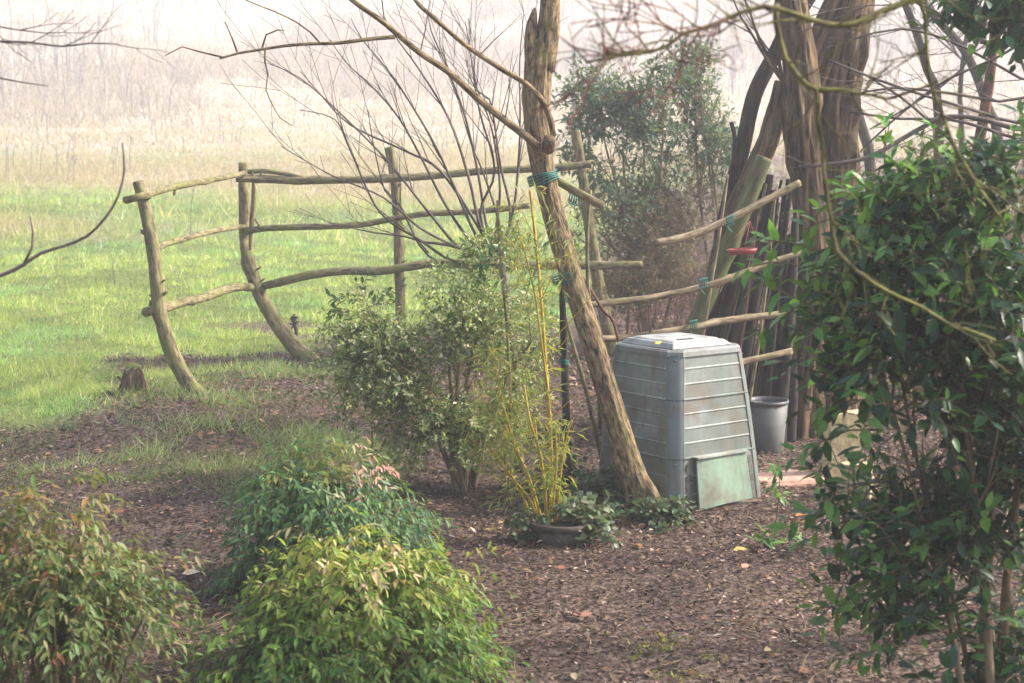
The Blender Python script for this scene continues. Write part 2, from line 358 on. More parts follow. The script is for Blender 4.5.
def moss(l, d, b, X, Y, px, py):
    return .5 * np.exp(-((px - 690) / 50) ** 2 - ((py - 660) / 16) ** 2) * (n2(X, Y, 9, 2, 8) > .5)
grass('moss_patch', 0, 120000, 5.3, 6.6, moss, .015, .035, .035, [(.26, .27, .05), (.18, .21, .04), (.34, .32, .09)], [3, 3, 2], 1.2)

# ---- wood chip and leaf litter
def litter():
    n = 200000; X, Y = scatter(n, 5.0, 14.5, 1.12, 2); lawn, dry, brush, px, py = zones(X, Y)
    k = (rs.rand(n) > lawn * 1.2) & clearof(X, Y); X, Y, b = X[k], Y[k], brush[k]; m = len(X)
    Z = terrain(X, Y) + .002 + .014 * rs.rand(m)
    D = np.stack([rs.normal(size=m), rs.normal(size=m), rs.normal(size=m) * .28], -1); N = np.stack([rs.normal(size=m) * .35, rs.normal(size=m) * .35, np.ones(m)], -1)
    L = .013 + .027 * rs.rand(m) ** 2; wr = .22 + .45 * rs.rand(m)
    C = palette(m, [(.085, .050, .033), (.042, .026, .018), (.135, .084, .056), (.22, .152, .108), (.38, .30, .235), (.17, .078, .042)], [5, 5.5, 4.8, 3, .6, .9], .35)
    C = C * (.35 + .75 * n2(X, Y, 2.0, 3, 61)[:, None] + .6 * sstep(.35, .65, n2(X, Y, .7, 3, 65))[:, None])
    tag(leafmesh('wood_chip_litter', M_litter, None, np.stack([X, Y, Z], -1), D, N, L, wr, C, 4), kind='stuff')
    n = 5200; X, Y = scatter(n, 5.2, 15, 1.1, 2); lawn = zones(X, Y)[0]
    k = (rs.rand(n) > lawn) & (rs.rand(n) < .25 + sstep(9, 12, Y)); X, Y = X[k], Y[k]; m = len(X); Z = terrain(X, Y) + .015
    D = np.stack([rs.normal(size=m), rs.normal(size=m), rs.normal(size=m) * .3], -1); N = np.stack([rs.normal(size=m) * .5, rs.normal(size=m) * .5, np.ones(m)], -1)
    C = palette(m, [(.18, .095, .05), (.25, .155, .095), (.32, .23, .15), (.12, .075, .045)], [3, 3, 1, 4], .3)
    tag(leafmesh('dead_leaf_litter', M_litter, None, np.stack([X, Y, Z], -1), D, N, .035 + .035 * rs.rand(m), .55, C, 8), kind='stuff')
    b = MB(); X, Y = scatter(1500, 5.2, 15, 1.1, 1.6); lawn = zones(X, Y)[0]
    for x, y, l in zip(X, Y, lawn):
        if l > .4 or (abs(x - .93) < .45 and abs(y - 8.78) < .45): continue
        p = Vector((x, y, tz(x, y) + .012)); a = rs.rand() * 6.28; L = .05 + .14 * rs.rand() ** 2; q = p + Vector((math.cos(a) * L, math.sin(a) * L, .015 * rs.rand())); m_ = p.lerp(q, .5) + Vector(rdir(1)[0]) * .01
        b.tube([p, m_, q], [.0028, .002, .001], 4, step=9, spl=False, capr=False, seed=x)
    tag(b.build('fallen_twig_litter', M_stem), kind='stuff')
    # brown forest-floor litter on the bank behind
    n = 110000; X, Y = scatter(n, 10.5, 60, 1.15, 1.7); brush = zones(X, Y)[2]
    k = rs.rand(n) < brush; X, Y = X[k], Y[k]; m = len(X); Z = terrain(X, Y) + .02 * rs.rand(m)
    D = np.stack([rs.normal(size=m), rs.normal(size=m), rs.normal(size=m) * .5], -1); N = np.stack([rs.normal(size=m) * .5, rs.normal(size=m) * .5, np.ones(m)], -1)
    C = palette(m, [(.15, .08, .055), (.22, .135, .10), (.10, .066, .05), (.30, .21, .17), (.1, .12, .05)], [3, 3, 4, 2, 1], .3)
    tag(leafmesh('bank_leaf_litter', M_litter, None, np.stack([X, Y, Z], -1), D, N, (.04 + .05 * rs.rand(m)) * np.clip(Y / 13, 1, 2.2), .5, C, 4), kind='stuff')
litter()

# ---- dead stalks and bramble thicket (uncountable)
def stalks(name, n, zone, y0, y1, h0, h1, r, m, col_, arch=.5, pw=1.3, sides=3, side_tw=0):
    X, Y = scatter(n, y0, y1, 1.15, pw); lawn, dry, brush, px, py = zones(X, Y); w = zone(lawn, dry, brush, X, Y, px, py)
    k = rs.rand(n) < w; X, Y = X[k], Y[k]; b = MB()
    for x, y in zip(X, Y):
        h = h0 + (h1 - h0) * rs.rand(); p = Vector((x, y, tz(x, y) - .02)); a = rs.rand() * 6.28; l = rs.rand() ** 1.5 * arch
        q = Vector((math.cos(a), math.sin(a), 0)) * l * h
        pts = [p, p + q * .35 + Vector((0, 0, h * .6)), p + q + Vector((0, 0, h * (1 - .45 * l))), p + q * 1.7 + Vector((0, 0, h * (1 - 1.1 * l)))]
        b.tube(pts, [r * y / 12, r * y / 14, r * y / 18, r * y / 30], sides, step=9, spl=False, capr=False, seed=x)
        for _ in range(side_tw):
            s = pts[1].lerp(pts[2], rs.rand()); e = s + Vector(rdir(1)[0]) * h * .3 + Vector((0, 0, h * .15))
            b.tube([s, e], [r * y / 20, r * y / 40], 3, step=9, spl=False, capr=False)
    tag(b.build(name, m), kind='stuff')
def zt(l, d, b, X, Y, px, py):
    return b * sstep(11.2, 12.2, Y - 2.6 * (px < 665)) * (.55 + .45 * (px < 740) + .5 * (px > 850)) * (.4 + .9 * n2(X, Y, .9, 3, 91))
stalks('bramble_undergrowth', 4200, zt, 10.8, 24, .25, 1.0, .0032, M_twigred, (0, 0, 0), 1.3, side_tw=2)
stalks('far_thicket', 1700, lambda l, d, b, X, Y, px, py: sstep(.46, .6, n2(X, Y, .06, 3, 70)), 84, 160, 1.2, 3.6, .0045, M_twig, (0, 0, 0), .35, pw=1, side_tw=3)
stalks('dead_weed_stalks', 800, lambda l, d, b, X, Y, px, py: (.05 + d * .9) * sstep(.42, .6, n2(X, Y, .12, 3, 70)) * (1 - b * .5), 26, 110, .4, 1.5, .003, M_twig, (0, 0, 0), .35, pw=1, side_tw=2)

# ================================================================== plants
def blobs_sample(blobs, n, shell=.55):
    """points spread through ellipsoid blobs (centre Vector, rx, ry, rz, weight), more towards the outside"""
    w = np.array([b[4] for b in blobs], float); idx = rs.choice(len(blobs), n, p=w / w.sum())
    d = rdir(n); r = (shell + (1 - shell) * rs.rand(n)) if shell else rs.rand(n) ** (1 / 3)
    c = np.array([b[0][:] for b in blobs])[idx]; s = np.array([b[1:4] for b in blobs])[idx]
    r = r * (.82 + .36 * fbm(d * 2.2 + idx[:, None] * 3.3, 2))
    return c + d * s * r[:, None], d, idx
def shoots(Pp, D, nleaf, length, leaf, lw, colf, droop=.2, spread=.9, tip=True, twig=None, twr=.0025, whorl=False, lvar=.35, ndown=0.):
    """short leafy shoots: returns leaf arrays; adds twigs to MB twig"""
    n = len(Pp); k = nleaf; D = D / np.linalg.norm(D, axis=1, keepdims=True)
    t = (np.arange(k) + .5) / k; t = np.repeat(t[None], n, 0) + (rs.rand(n, k) - .5) / k
    side = np.cross(D, rdir(n)); side /= np.linalg.norm(side, axis=1, keepdims=True); s2 = np.cross(D, side)
    ph = (np.arange(k) * (2.4 if whorl else math.pi))[None] + rs.rand(n, 1) * 6.28 + rs.normal(size=(n, k)) * .35
    Ls = length * (1 - lvar + 2 * lvar * rs.rand(n, 1))
    pos = Pp[:, None] + D[:, None] * (t * Ls)[..., None]; pos[..., 2] -= droop * (t * Ls) ** 2 / length
    out = side[:, None] * np.cos(ph)[..., None] + s2[:, None] * np.sin(ph)[..., None]
    ld = out * spread + D[:, None] * (.45 + .9 * t[..., None] ** 2); ld[..., 2] -= droop * 1.2
    N = D[:, None] * .5 + np.array([0, 0, 1.0]) * .9 + rs.normal(size=(n, k, 3)) * .35
    L = leaf * (1 - lvar + 2 * lvar * rs.rand(n, k)) * (1 - .25 * t)
    if twig is not None:
        for p, d, l in zip(Pp, D, Ls[:, 0]):
            p = Vector(p); d = Vector(d)
            twig.tube([p - d * .02, p + d * l * .5 - Vector((0, 0, droop * .25 * l * l / length)), p + d * l - Vector((0, 0, droop * l * l / length))], [twr, twr * .8, twr * .4], 3, step=9, spl=False, capr=False)
    f = lambda a: a.reshape(-1, a.shape[-1])
    return f(pos), f(ld), f(N), L.ravel(), lw, colf(f(pos), np.repeat(D, k, 0), np.repeat(np.arange(n), k), t.ravel())
def build_leaves(name, m, parent, arrs, tmpl):
    Pp, D, N, L, lw, C = [np.concatenate([np.atleast_1d(a[i]) if i != 4 else np.full(len(a[0]), a[4]) for a in arrs]) for i in range(6)]
    return leafmesh(name, m, parent, Pp, D, N, L, lw, C, tmpl)
def grow(b, p, d, length, r, depth, up=.15, kids=3, ang=.6, wig=.18, seed=0, ends=None, minr=.0012):
    """a twig with side twigs"""
    p = Vector(p); d = Vector(d).normalized(); n = max(3, int(length / .12)); pts = [p]; q = p.copy(); dd = d.copy()
    for k in range(n):
        dd = (dd + Vector(rdir(1)[0]) * wig + Vector((0, 0, up * .3))).normalized(); q = q + dd * (length / n); pts.append(q)
    rad = [max(minr, r * (1 - .8 * k / n)) for k in range(n + 1)]
    b.tube(pts, rad, 5 if r > .004 else 3, step=9, spl=False, seed=seed + r * 100, capr=False)
    if ends is not None: ends.append((pts[-1], dd.copy()))
    if depth > 0:
        for j in range(kids):
            k = 1 + int((n - 1) * (j + rs.rand()) / kids); k = min(k, n - 1); t = (pts[k + 1] - pts[k]).normalized()
            s = t.cross(Vector(rdir(1)[0])).normalized(); nd_ = (t * math.cos(ang) + s * math.sin(ang)).normalized()
            grow(b, pts[k], nd_, length * (.35 + .3 * rs.rand()), rad[k] * .6, depth - 1, up, max(2, kids - 1), ang, wig, seed, ends, minr)
    return pts
def W(lst, Y):  # picture points at one distance (or a distance each) to world points
    return [P(a[0], a[1], a[2] if len(a) > 2 else Y) for a in lst]
px2m = lambda px, Y: px * Y / F

# ---------------------------------------------------------------- leaning tree beside the compost bin
def leaning_tree():
    g = G(640, 512); t = empty('leaning_tree', g, 'leaning bark-covered tree trunk beside the compost bin, bare branches sweeping up to the left', 'tree')
    Y = g.y; b = MB()
    pts = [(645, 515, Y), (636, 485, Y), (622, 440, Y), (604, 380, Y + .03), (590, 335, Y + .05), (577, 295, Y + .06), (565, 255, Y + .08), (551, 205, Y + .1), (541, 155, Y + .1), (537, 110, Y + .1), (539, 62, Y + .1), (541, 40, Y + .1)]
    rad = [px2m(a, Y) for a in (15.5, 13.8, 12.8, 12, 11.6, 11.4, 11.6, 11.8, 12.3, 13.6, 14.5, 12)]
    b.tube(W(pts, Y), rad, 64, .02, rough=.04, furrow=.07, wob=.003, seed=3, flare=.5, knots=3); b.build('trunk', M_bark, t)
    b = MB(); b.tube(W([(542, 70), (546, 48), (549, 26), (550, 0), (548, -40), (556, -110), (548, -200)], Y + .1), [px2m(a, Y) for a in (13, 12, 11, 10, 9, 7, 5)], 20, .04, rough=.1, furrow=.1, wob=.01, seed=8)
    e = []; grow(b, P(552, -100, Y + .1), (-.3, .1, 1), 1.2, .02, 2, ends=e); grow(b, P(548, -195, Y + .1), (.2, 0, 1), 1.0, .02, 2)
    b.build('branch', M_bark, t)
    b = MB(); b.tube(W([(535, 70), (532, 45), (532, 24), (535, 8)], Y + .08), [px2m(a, Y) for a in (11, 9, 6, 1.5)], 14, .03, rough=.2, furrow=.2, seed=12); b.build('broken_stub', M_bark, t)
    # long branches
    for pts, rr, sd in (([(538, 147), (528, 138), (505, 120), (481, 101), (450, 73), (420, 53), (385, 24), (349, -2), (300, -50), (260, -110)], 4.2, 1),
                        ([(547, 146), (553, 134), (551, 122), (541, 99), (524, 82), (507, 72), (480, 55), (459, 40), (437, 20), (415, 0), (390, -40), (375, -90)], 3.5, 2)):
        b = MB(); w = [P(x, y, Y - .08 - .02 * k) for k, (x, y) in enumerate(pts)]; nn = len(w)
        b.tube(w, [px2m(rr, Y) * (1 - .6 * k / nn) for k in range(nn)], 10, .04, rough=.1, wob=.008, seed=sd)
        for k in range(2, nn - 1):
            if rs.rand() < .75: grow(b, w[k], (rs.normal() * .5 - .2, rs.normal() * .5, .7), .25 + .3 * rs.rand(), .004, 1, kids=2)
        if sd == 1:
            u = [P(x, y, Y - .2 - .03 * k) for k, (x, y) in enumerate([(395, 37), (370, 39), (340, 43), (310, 44), (285, 46), (257, 50), (238, 53), (220, 58)])]
            b.tube(u, [px2m(2.1, Y) * (1 - .6 * k / 8) for k in range(8)], 7, .04, wob=.006, seed=5)
            for (a, bb) in (((265, 50), [(265, 62), (268, 75), (266, 90), (280, 118), (292, 126)]), ((237, 52), [(232, 38), (225, 22)]), ((262, 48), [(266, 35), (278, 30), (284, 31)]), ((320, 43), [(310, 32), (296, 22), (275, 12), (250, 2), (220, -12)]),
                            ((222, 57), [(200, 52), (182, 47), (165, 56)])):
                w2 = [P(a[0], a[1], Y - .3)] + [P(x, y, Y - .3 - .03 * k) for k, (x, y) in enumerate(bb)]
                b.tube(w2, [px2m(1.0, Y) * (1 - .7 * k / len(w2)) for k in range(len(w2))], 5, .05, wob=.005, seed=k)
        b.build('branch', M_bark, t)
    b = MB(); b.tube([P(548, 148, Y - .02), P(549, 140, Y - .16)], [px2m(7, Y), px2m(6, Y)], 12, .03, rough=.1); b.build('pruned_stub', M_bark, t)
    # turquoise ties round the trunk
    for (x, y, w_) in ((543, 178, 14.5), (567, 277, 14.5)):
        b = MB(); c = P(x, y, Y + .09); ax = Vector((-.28, 0, 1)).normalized(); u = ax.cross(Vector((0, 1, 0))).normalized(); v = ax.cross(u)
        for q in range(5):
            rr = px2m(w_, Y) * 1.06; ring = [c + ax * ((q - 2) * .011 + .004 * math.sin(a * 3 + q)) + (u * math.cos(a) + v * math.sin(a)) * rr for a in np.linspace(0, 2 * math.pi, 25)]
            b.tube(ring, [.0035] * 25, 5, step=9, spl=False)
        for q in range(4):
            a = math.pi * .5 + q * .3; b.tube([c + (u * math.cos(a + 3.5) + v * math.sin(a + 3.5)) * rr * 1.02 + ax * -.022, c + (u * math.cos(a + 3.6) + v * math.sin(a + 3.6)) * rr * 1.03 + ax * .022], [.0025] * 2, 4, spl=False, step=9)
        b.build('tie', M_tie, t)
leaning_tree()

# ---------------------------------------------------------------- rustic fence
def fence():
    g = G(202, 393); t = empty('rustic_fence', g, 'rustic fence of curved barked posts and round rails standing before the green meadow', 'fence')
    def post(pts, rr, sd, Y1=0):
        gg = G(*pts[0]); Y = Y1 or gg.y; b = MB(); w = [P(x, y, Y + .02 * k) for k, (x, y) in enumerate(pts)]; w = [w[0] - Vector((0, 0, .06)) + (w[0] - w[1]) * .1] + w
        n = len(w); b.tube(w, [px2m(rr[0] + (rr[1] - rr[0]) * k / (n - 1), Y) for k in range(n)], 18, .03, rough=.10, furrow=.08, wob=.008, seed=sd, knots=8)
        for _ in range(7):
            k = rs.randint(2, n - 1); q = w[k].lerp(w[k - 1], rs.rand()); d = Vector((rs.choice([-1, 1]) * .8, -.4, .5)).normalized()
            b.tube([q, q + d * px2m(rr[0] + 3, Y)], [.012, .008], 6, .02, rough=.2)
        b.build('post', M_pole, t); return Y
    Y1 = post([(200, 396), (188, 383), (172, 352), (162, 318), (158, 290), (153, 250), (148, 222), (143, 202), (138, 182)], (8.5, 5.5), 1)
    Y2 = post([(312, 361), (300, 352), (285, 334), (270, 312), (258, 290), (249, 262), (245, 235), (244, 205), (243, 185), (243, 163)], (9.5, 4.5), 2)
    post([(401, 350), (400, 300), (399, 262), (398, 225), (394, 180), (389, 147)], (5.5, 5), 3, Y2 - .02)
    post([(612, 345), (606, 315), (600, 290), (592, 240), (586, 200), (580, 160), (575, 131)], (7, 4.5), 4, Y2 + .08)
    b = MB(); b.tube(W([(250, 250, Y2 + .02), (252, 220), (254, 196), (253, 178)], Y2 + .02), [px2m(a, 13) for a in (1.5, 3.2, 3, 1.6)], 10, .03, rough=.15, seed=3); b.build('side_shoot', M_pole, t)
    rails = [([(126, 200, Y1), (145, 195, Y1), (180, 186), (210, 180), (244, 173, Y2 - .1)], 3.2, 2.6), ([(236, 178, Y2 - .1), (262, 179), (300, 181), (345, 180), (395, 178), (440, 175), (480, 171), (520, 169), (560, 167), (591, 163)], 4.2, 3.6),
             ([(248, 172, Y2 - .04), (262, 171), (285, 174), (308, 179), (325, 181)], 2.6, 1.6), ([(153, 251, Y1 + .1), (170, 243), (195, 235), (220, 230), (243, 227, Y2 + .1)], 2.8, 2.6),
             ([(247, 231, Y2 + .08), (262, 229), (300, 227), (332, 226), (365, 224), (398, 218), (430, 214), (481, 211), (530, 206)], 3.6, 2.8),
             ([(146, 312, Y1 + .1), (160, 308, Y1 + .1), (200, 298), (236, 288), (256, 287, Y2 + .12), (280, 282), (310, 275), (345, 271), (380, 271), (410, 267), (440, 263), (500, 266), (560, 266), (600, 266), (642, 266)], 4.2, 4.4)]
    for k, (pts, ra, rb) in enumerate(rails):
        ys = np.interp([p[0] for p in pts], [130, 205, 250, 400, 640], [Y1 + .05, (Y1 + Y2) / 2 + .05, Y2 - .06, Y2 - .1, Y2 - .1])
        w = [P(p[0], p[1], p[2] if len(p) > 2 else y) for p, y in zip(pts, ys)]; b = MB(); n = len(w)
        b.tube(w, [px2m(ra + (rb - ra) * j / n, Y2 - .5) for j in range(n)], 12, .04, rough=.14, furrow=.06, wob=.008, seed=20 + k, knots=10)
        for _ in range(n // 3):
            j = rs.randint(1, n - 1); q = w[j].lerp(w[j - 1], rs.rand()); b.tube([q, q + Vector((.03 * rs.normal(), -.02, .045 * rs.normal()))], [.014, .009], 6, .02)
        b.build('rail', M_pole, t)
    # one short sawn pole tied across the tree, further ties
    return Y1, Y2
FY = fence()

# ---------------------------------------------------------------- low fence of bleached poles tied to the trunks at the right
def pole_fence():
    t = empty('pole_fence', drop(P(700, 400, 9.9)), 'bleached slanting branches tied with green string as rails behind the compost bin', 'fence')
    L = [([(655, 243), (680, 239), (705, 231), (738, 216), (770, 199), (800, 183)], 9.9, 3.8), ([(586, 305), (620, 301), (655, 297), (709, 285), (740, 274), (768, 263), (805, 252)], 9.75, 3.4),
         ([(597, 339), (630, 337), (662, 332), (700, 326), (720, 321), (750, 317), (785, 313)], 9.6, 3.6), ([(728, 367), (745, 361), (770, 356), (792, 351)], 9.9, 3.2)]
    for k, (pts, Y, r) in enumerate(L):
        b = MB(); w = [P(x, y, Y + .06 * j) for j, (x, y) in enumerate(pts)]; n = len(w)
        b.tube(w, [px2m(r, Y) * (1.05 - .2 * abs(j / n - .5)) for j in range(n)], 12, .03, rough=.14, furrow=.06, wob=.008, seed=40 + k, knots=6)
        for _ in range(2):
            j = rs.randint(1, n); q = w[j].lerp(w[j - 1], rs.rand()); b.tube([q, q + Vector((.015 * rs.normal(), -.02, .04 * rs.normal()))], [.011, .007], 6, .02)
        b.build('rail', M_rail, t)
    for (x, y, Y, a) in ((730, 222, 9.98, .5), (703, 284, 9.86, .3), (693, 326, 9.74, .3), (573, 197, 8.62, -.6)):
        b = MB(); c = P(x, y, Y)
        for q in range(4):
            ring = [c + Vector(((q - 1.5) * .012 + .008 * math.sin(5 * w_), .032 * math.cos(w_), .03 * math.sin(w_) + .01 * math.sin(a) * q)) for w_ in np.linspace(0, 6.28, 13)]
            b.tube(ring, [.0032] * 13, 4, spl=False, step=9)
        b.tube([c, c + Vector((-.02, -.04, -.03)), c + Vector((.01, -.045, -.06))], [.003] * 3, 4, .02); b.build('tie', M_tie, t)
    b = MB(); b.tube(W([(553, 178, 8.52), (575, 191, 8.5), (603, 206, 8.48)], 8.5), [px2m(4, 8.5)] * 3, 12, .03, rough=.12, seed=50, knots=2); b.build('rail', M_pole, t)
    b = MB()
    b.tube(W([(590, 190, 8.9), (588, 240, 8.9), (590, 300, 8.9), (597, 350, 8.9), (600, 430, 8.9)], 8.9), [.011] * 5, 7, .05, wob=.01, rough=.1, seed=1)
    b.build('upright', M_pole, t)
pole_fence()

# ---------------------------------------------------------------- right-hand trunks
def big_tree(name, label, base, trunk, limbs, m, furrow, grp=None, flare=.3):
    g = G(*base); t = empty(name, g, label, 'tree', grp)
    for k, (pts, rr, nm, sides) in enumerate([trunk] + limbs):
        b = MB(); w = W(pts, g.y)
        if k == 0: w = [Vector((w[0].x, w[0].y, tz(w[0].x, w[0].y) - .05))] + w
        n = len(w); r = np.interp(np.linspace(0, 1, n), np.linspace(0, 1, len(rr)), rr)
        b.tube(w, [px2m(a, w[j].y) for j, a in enumerate(r)], sides, .04, rough=.08, furrow=furrow, wob=.012, seed=60 + k + base[0] * .1, flare=flare if k == 0 else 0, knots=6)
        if k == 0 or nm == 'limb':
            for _ in range(3): grow(b, w[-1], (rs.normal() * .6, rs.normal() * .5, 1), .8, .015, 2)
        b.build(nm, m, t)
    return t
Yt = 10.6
big_tree('furrowed_tree', 'upright furrowed trunk carrying the slanting rails, in front of the broad trunk', (806, 428),
         ([(806, 425, Yt), (808, 380, Yt), (812, 330, Yt), (814, 285, Yt), (812, 235, Yt), (809, 180, Yt), (804, 130, Yt), (800, 80, Yt), (795, 30, Yt), (790, -20, Yt), (786, -90, Yt), (780, -220, Yt)], (19, 15, 14.5, 15, 14.5, 14.5, 14, 12, 10), 'trunk', 56), [], M_barkbig, .42)
big_tree('furrowed_tree', 'broad furrowed trunk with a forking limb, behind the upright trunk', (838, 415),
         ([(836, 410, 11.1), (838, 330, 11.1), (838, 250, 11.1), (836, 180, 11.1), (838, 120, 11.1), (843, 60, 11.1), (850, 10, 11.1), (862, -60, 11.1), (880, -180, 11.1)], (24, 19, 17, 17, 18, 20, 20, 17, 12), 'trunk', 56),
         [([(806, 250, 11.15), (804, 180, 11.12), (806, 130, 11.08), (814, 85, 11.05), (828, 45, 11.05), (846, 0, 11.05), (858, -50, 11.1)], (10, 13, 16, 18, 18, 15), 'limb', 40)], M_barkbig, .42)
big_tree('curved_tree', 'dark slender curved trunk rising left of the furrowed trunks', (702, 392),
         ([(700, 392, 11.0), (706, 340, 11.0), (713, 285, 11.0), (722, 235, 11.0), (733, 185, 11.0), (744, 140, 10.95), (754, 95, 10.9), (766, 68, 10.9), (777, 48, 10.9), (790, 25, 10.9), (812, -10, 10.9), (830, -60, 10.9)], (9, 8, 8, 8, 8, 7.5, 7, 6), 'trunk', 20),
         [([(733, 180, 10.95), (735, 140, 10.9), (731, 122, 10.9)], (3, 2.4, 2), 'side_shoot', 8)], M_barkdark, .15)
big_tree('snapped_tree', 'snapped leaning dead trunk between the dark curved trunk and the furrowed trunk', (694, 400),
         ([(692, 400, 10.7), (702, 345, 10.7), (712, 300, 10.7), (722, 250, 10.7), (735, 212, 10.7), (752, 178, 10.7), (767, 145, 10.7), (777, 112, 10.7), (783, 82, 10.7)], (10, 10, 10, 10, 10.5, 10, 9.5, 7), 'trunk', 28),
         [([(740, 205, 10.68), (744, 195, 10.6), (742, 184, 10.55)], (4, 3.5, 3), 'snag', 8)], M_barkbig, .3)

def log_lean():
    t = empty('cut_log', drop(P(668, 392, 10.3)), 'greenish sawn log leaning against the trunks, pale cut end upward', 'log')
    b = MB(); a, c = P(664, 395, 10.3), P(764, 158, 10.35); b.tube([a, a.lerp(c, .5) + Vector((.015, 0, 0)), c], [px2m(9.5, 10.3), px2m(9, 10.3), px2m(8.5, 10.3)], 22, .04, rough=.05, seed=71, knots=2); b.build('stem', M_barkgreen, t)
    b = MB(); d = (c - a).normalized(); b.tube([c, c + d * .004], [px2m(7.6, 10.3)] * 2, 22, spl=False); b.build('cut_face', M_cut, t)
log_lean()

M_poledark = barkmat('weathered_pole', (.010, .008, .007), (.055, .044, .036), None, 0, 34, 4, .8)
# individual poles leaned together as a screen
def leaned_poles():
    tints = [M_poledark, M_poledark, M_barkdark, M_pole, M_barkgreen]
    n = 44
    for k in range(n):
        u = (k + .4 * rs.rand()) / n; x0 = 672 + 122 * u; x1 = 748 + 56 * u + rs.normal() * 6; y1 = 175 + 45 * rs.rand() + (30 if u > .7 else 0)
        Yb = 10.15 + .35 * rs.rand() + .2 * (k % 2); Yu = Yb + .25
        a = P(x0, 400, Yb); a = Vector((a.x, a.y, tz(a.x, a.y) - .03)); c = P(x1, y1, Yu)
        r = px2m(rs.choice([2.2, 3.2, 4.2, 5.5]), Yb); m = a.lerp(c, .5) + Vector((rs.normal() * .02, rs.normal() * .015, 0))
        b = MB(); b.tube([a, m, c], [r, r * .9, r * .7], 10, .08, rough=.1, wob=.012, seed=100 + k, furrow=.05)
        o = b.build('leaning_pole', tints[rs.randint(5)] if u < .35 else tints[rs.randint(3)])
        base_origin(o, a); tag(o, 'dark pole leaned with many others in the dense screen behind the compost bin', 'pole', 'poles leaned together against the furrowed trunks')
leaned_poles()
for k, (p0, p1, r, lb) in enumerate((((680, 385), (727, 175), 2.2, 'pale thin yellowish stick leaning beside the greenish sawn log'), ((741, 400), (777, 190), 2.0, 'thin light brown stick crossing the front of the dark pole screen'), ((722, 400), (757, 215), 1.8, 'thin reddish stick leaning on the pole screen under the red feeder'))):
    b = MB(); a = drop(P(p0[0], p0[1], 10.0), -.03); c = P(p1[0], p1[1], 10.25); b.tube([a, a.lerp(c, .5) + Vector((.02, 0, 0)), c], [px2m(r, 10), px2m(r * .9, 10), px2m(r * .6, 10)], 8, .06, wob=.015, seed=200 + k)
    tag(base_origin(b.build('leaning_stick', [M_rail, M_pole, M_twigred][k]), a), lb, 'stick')

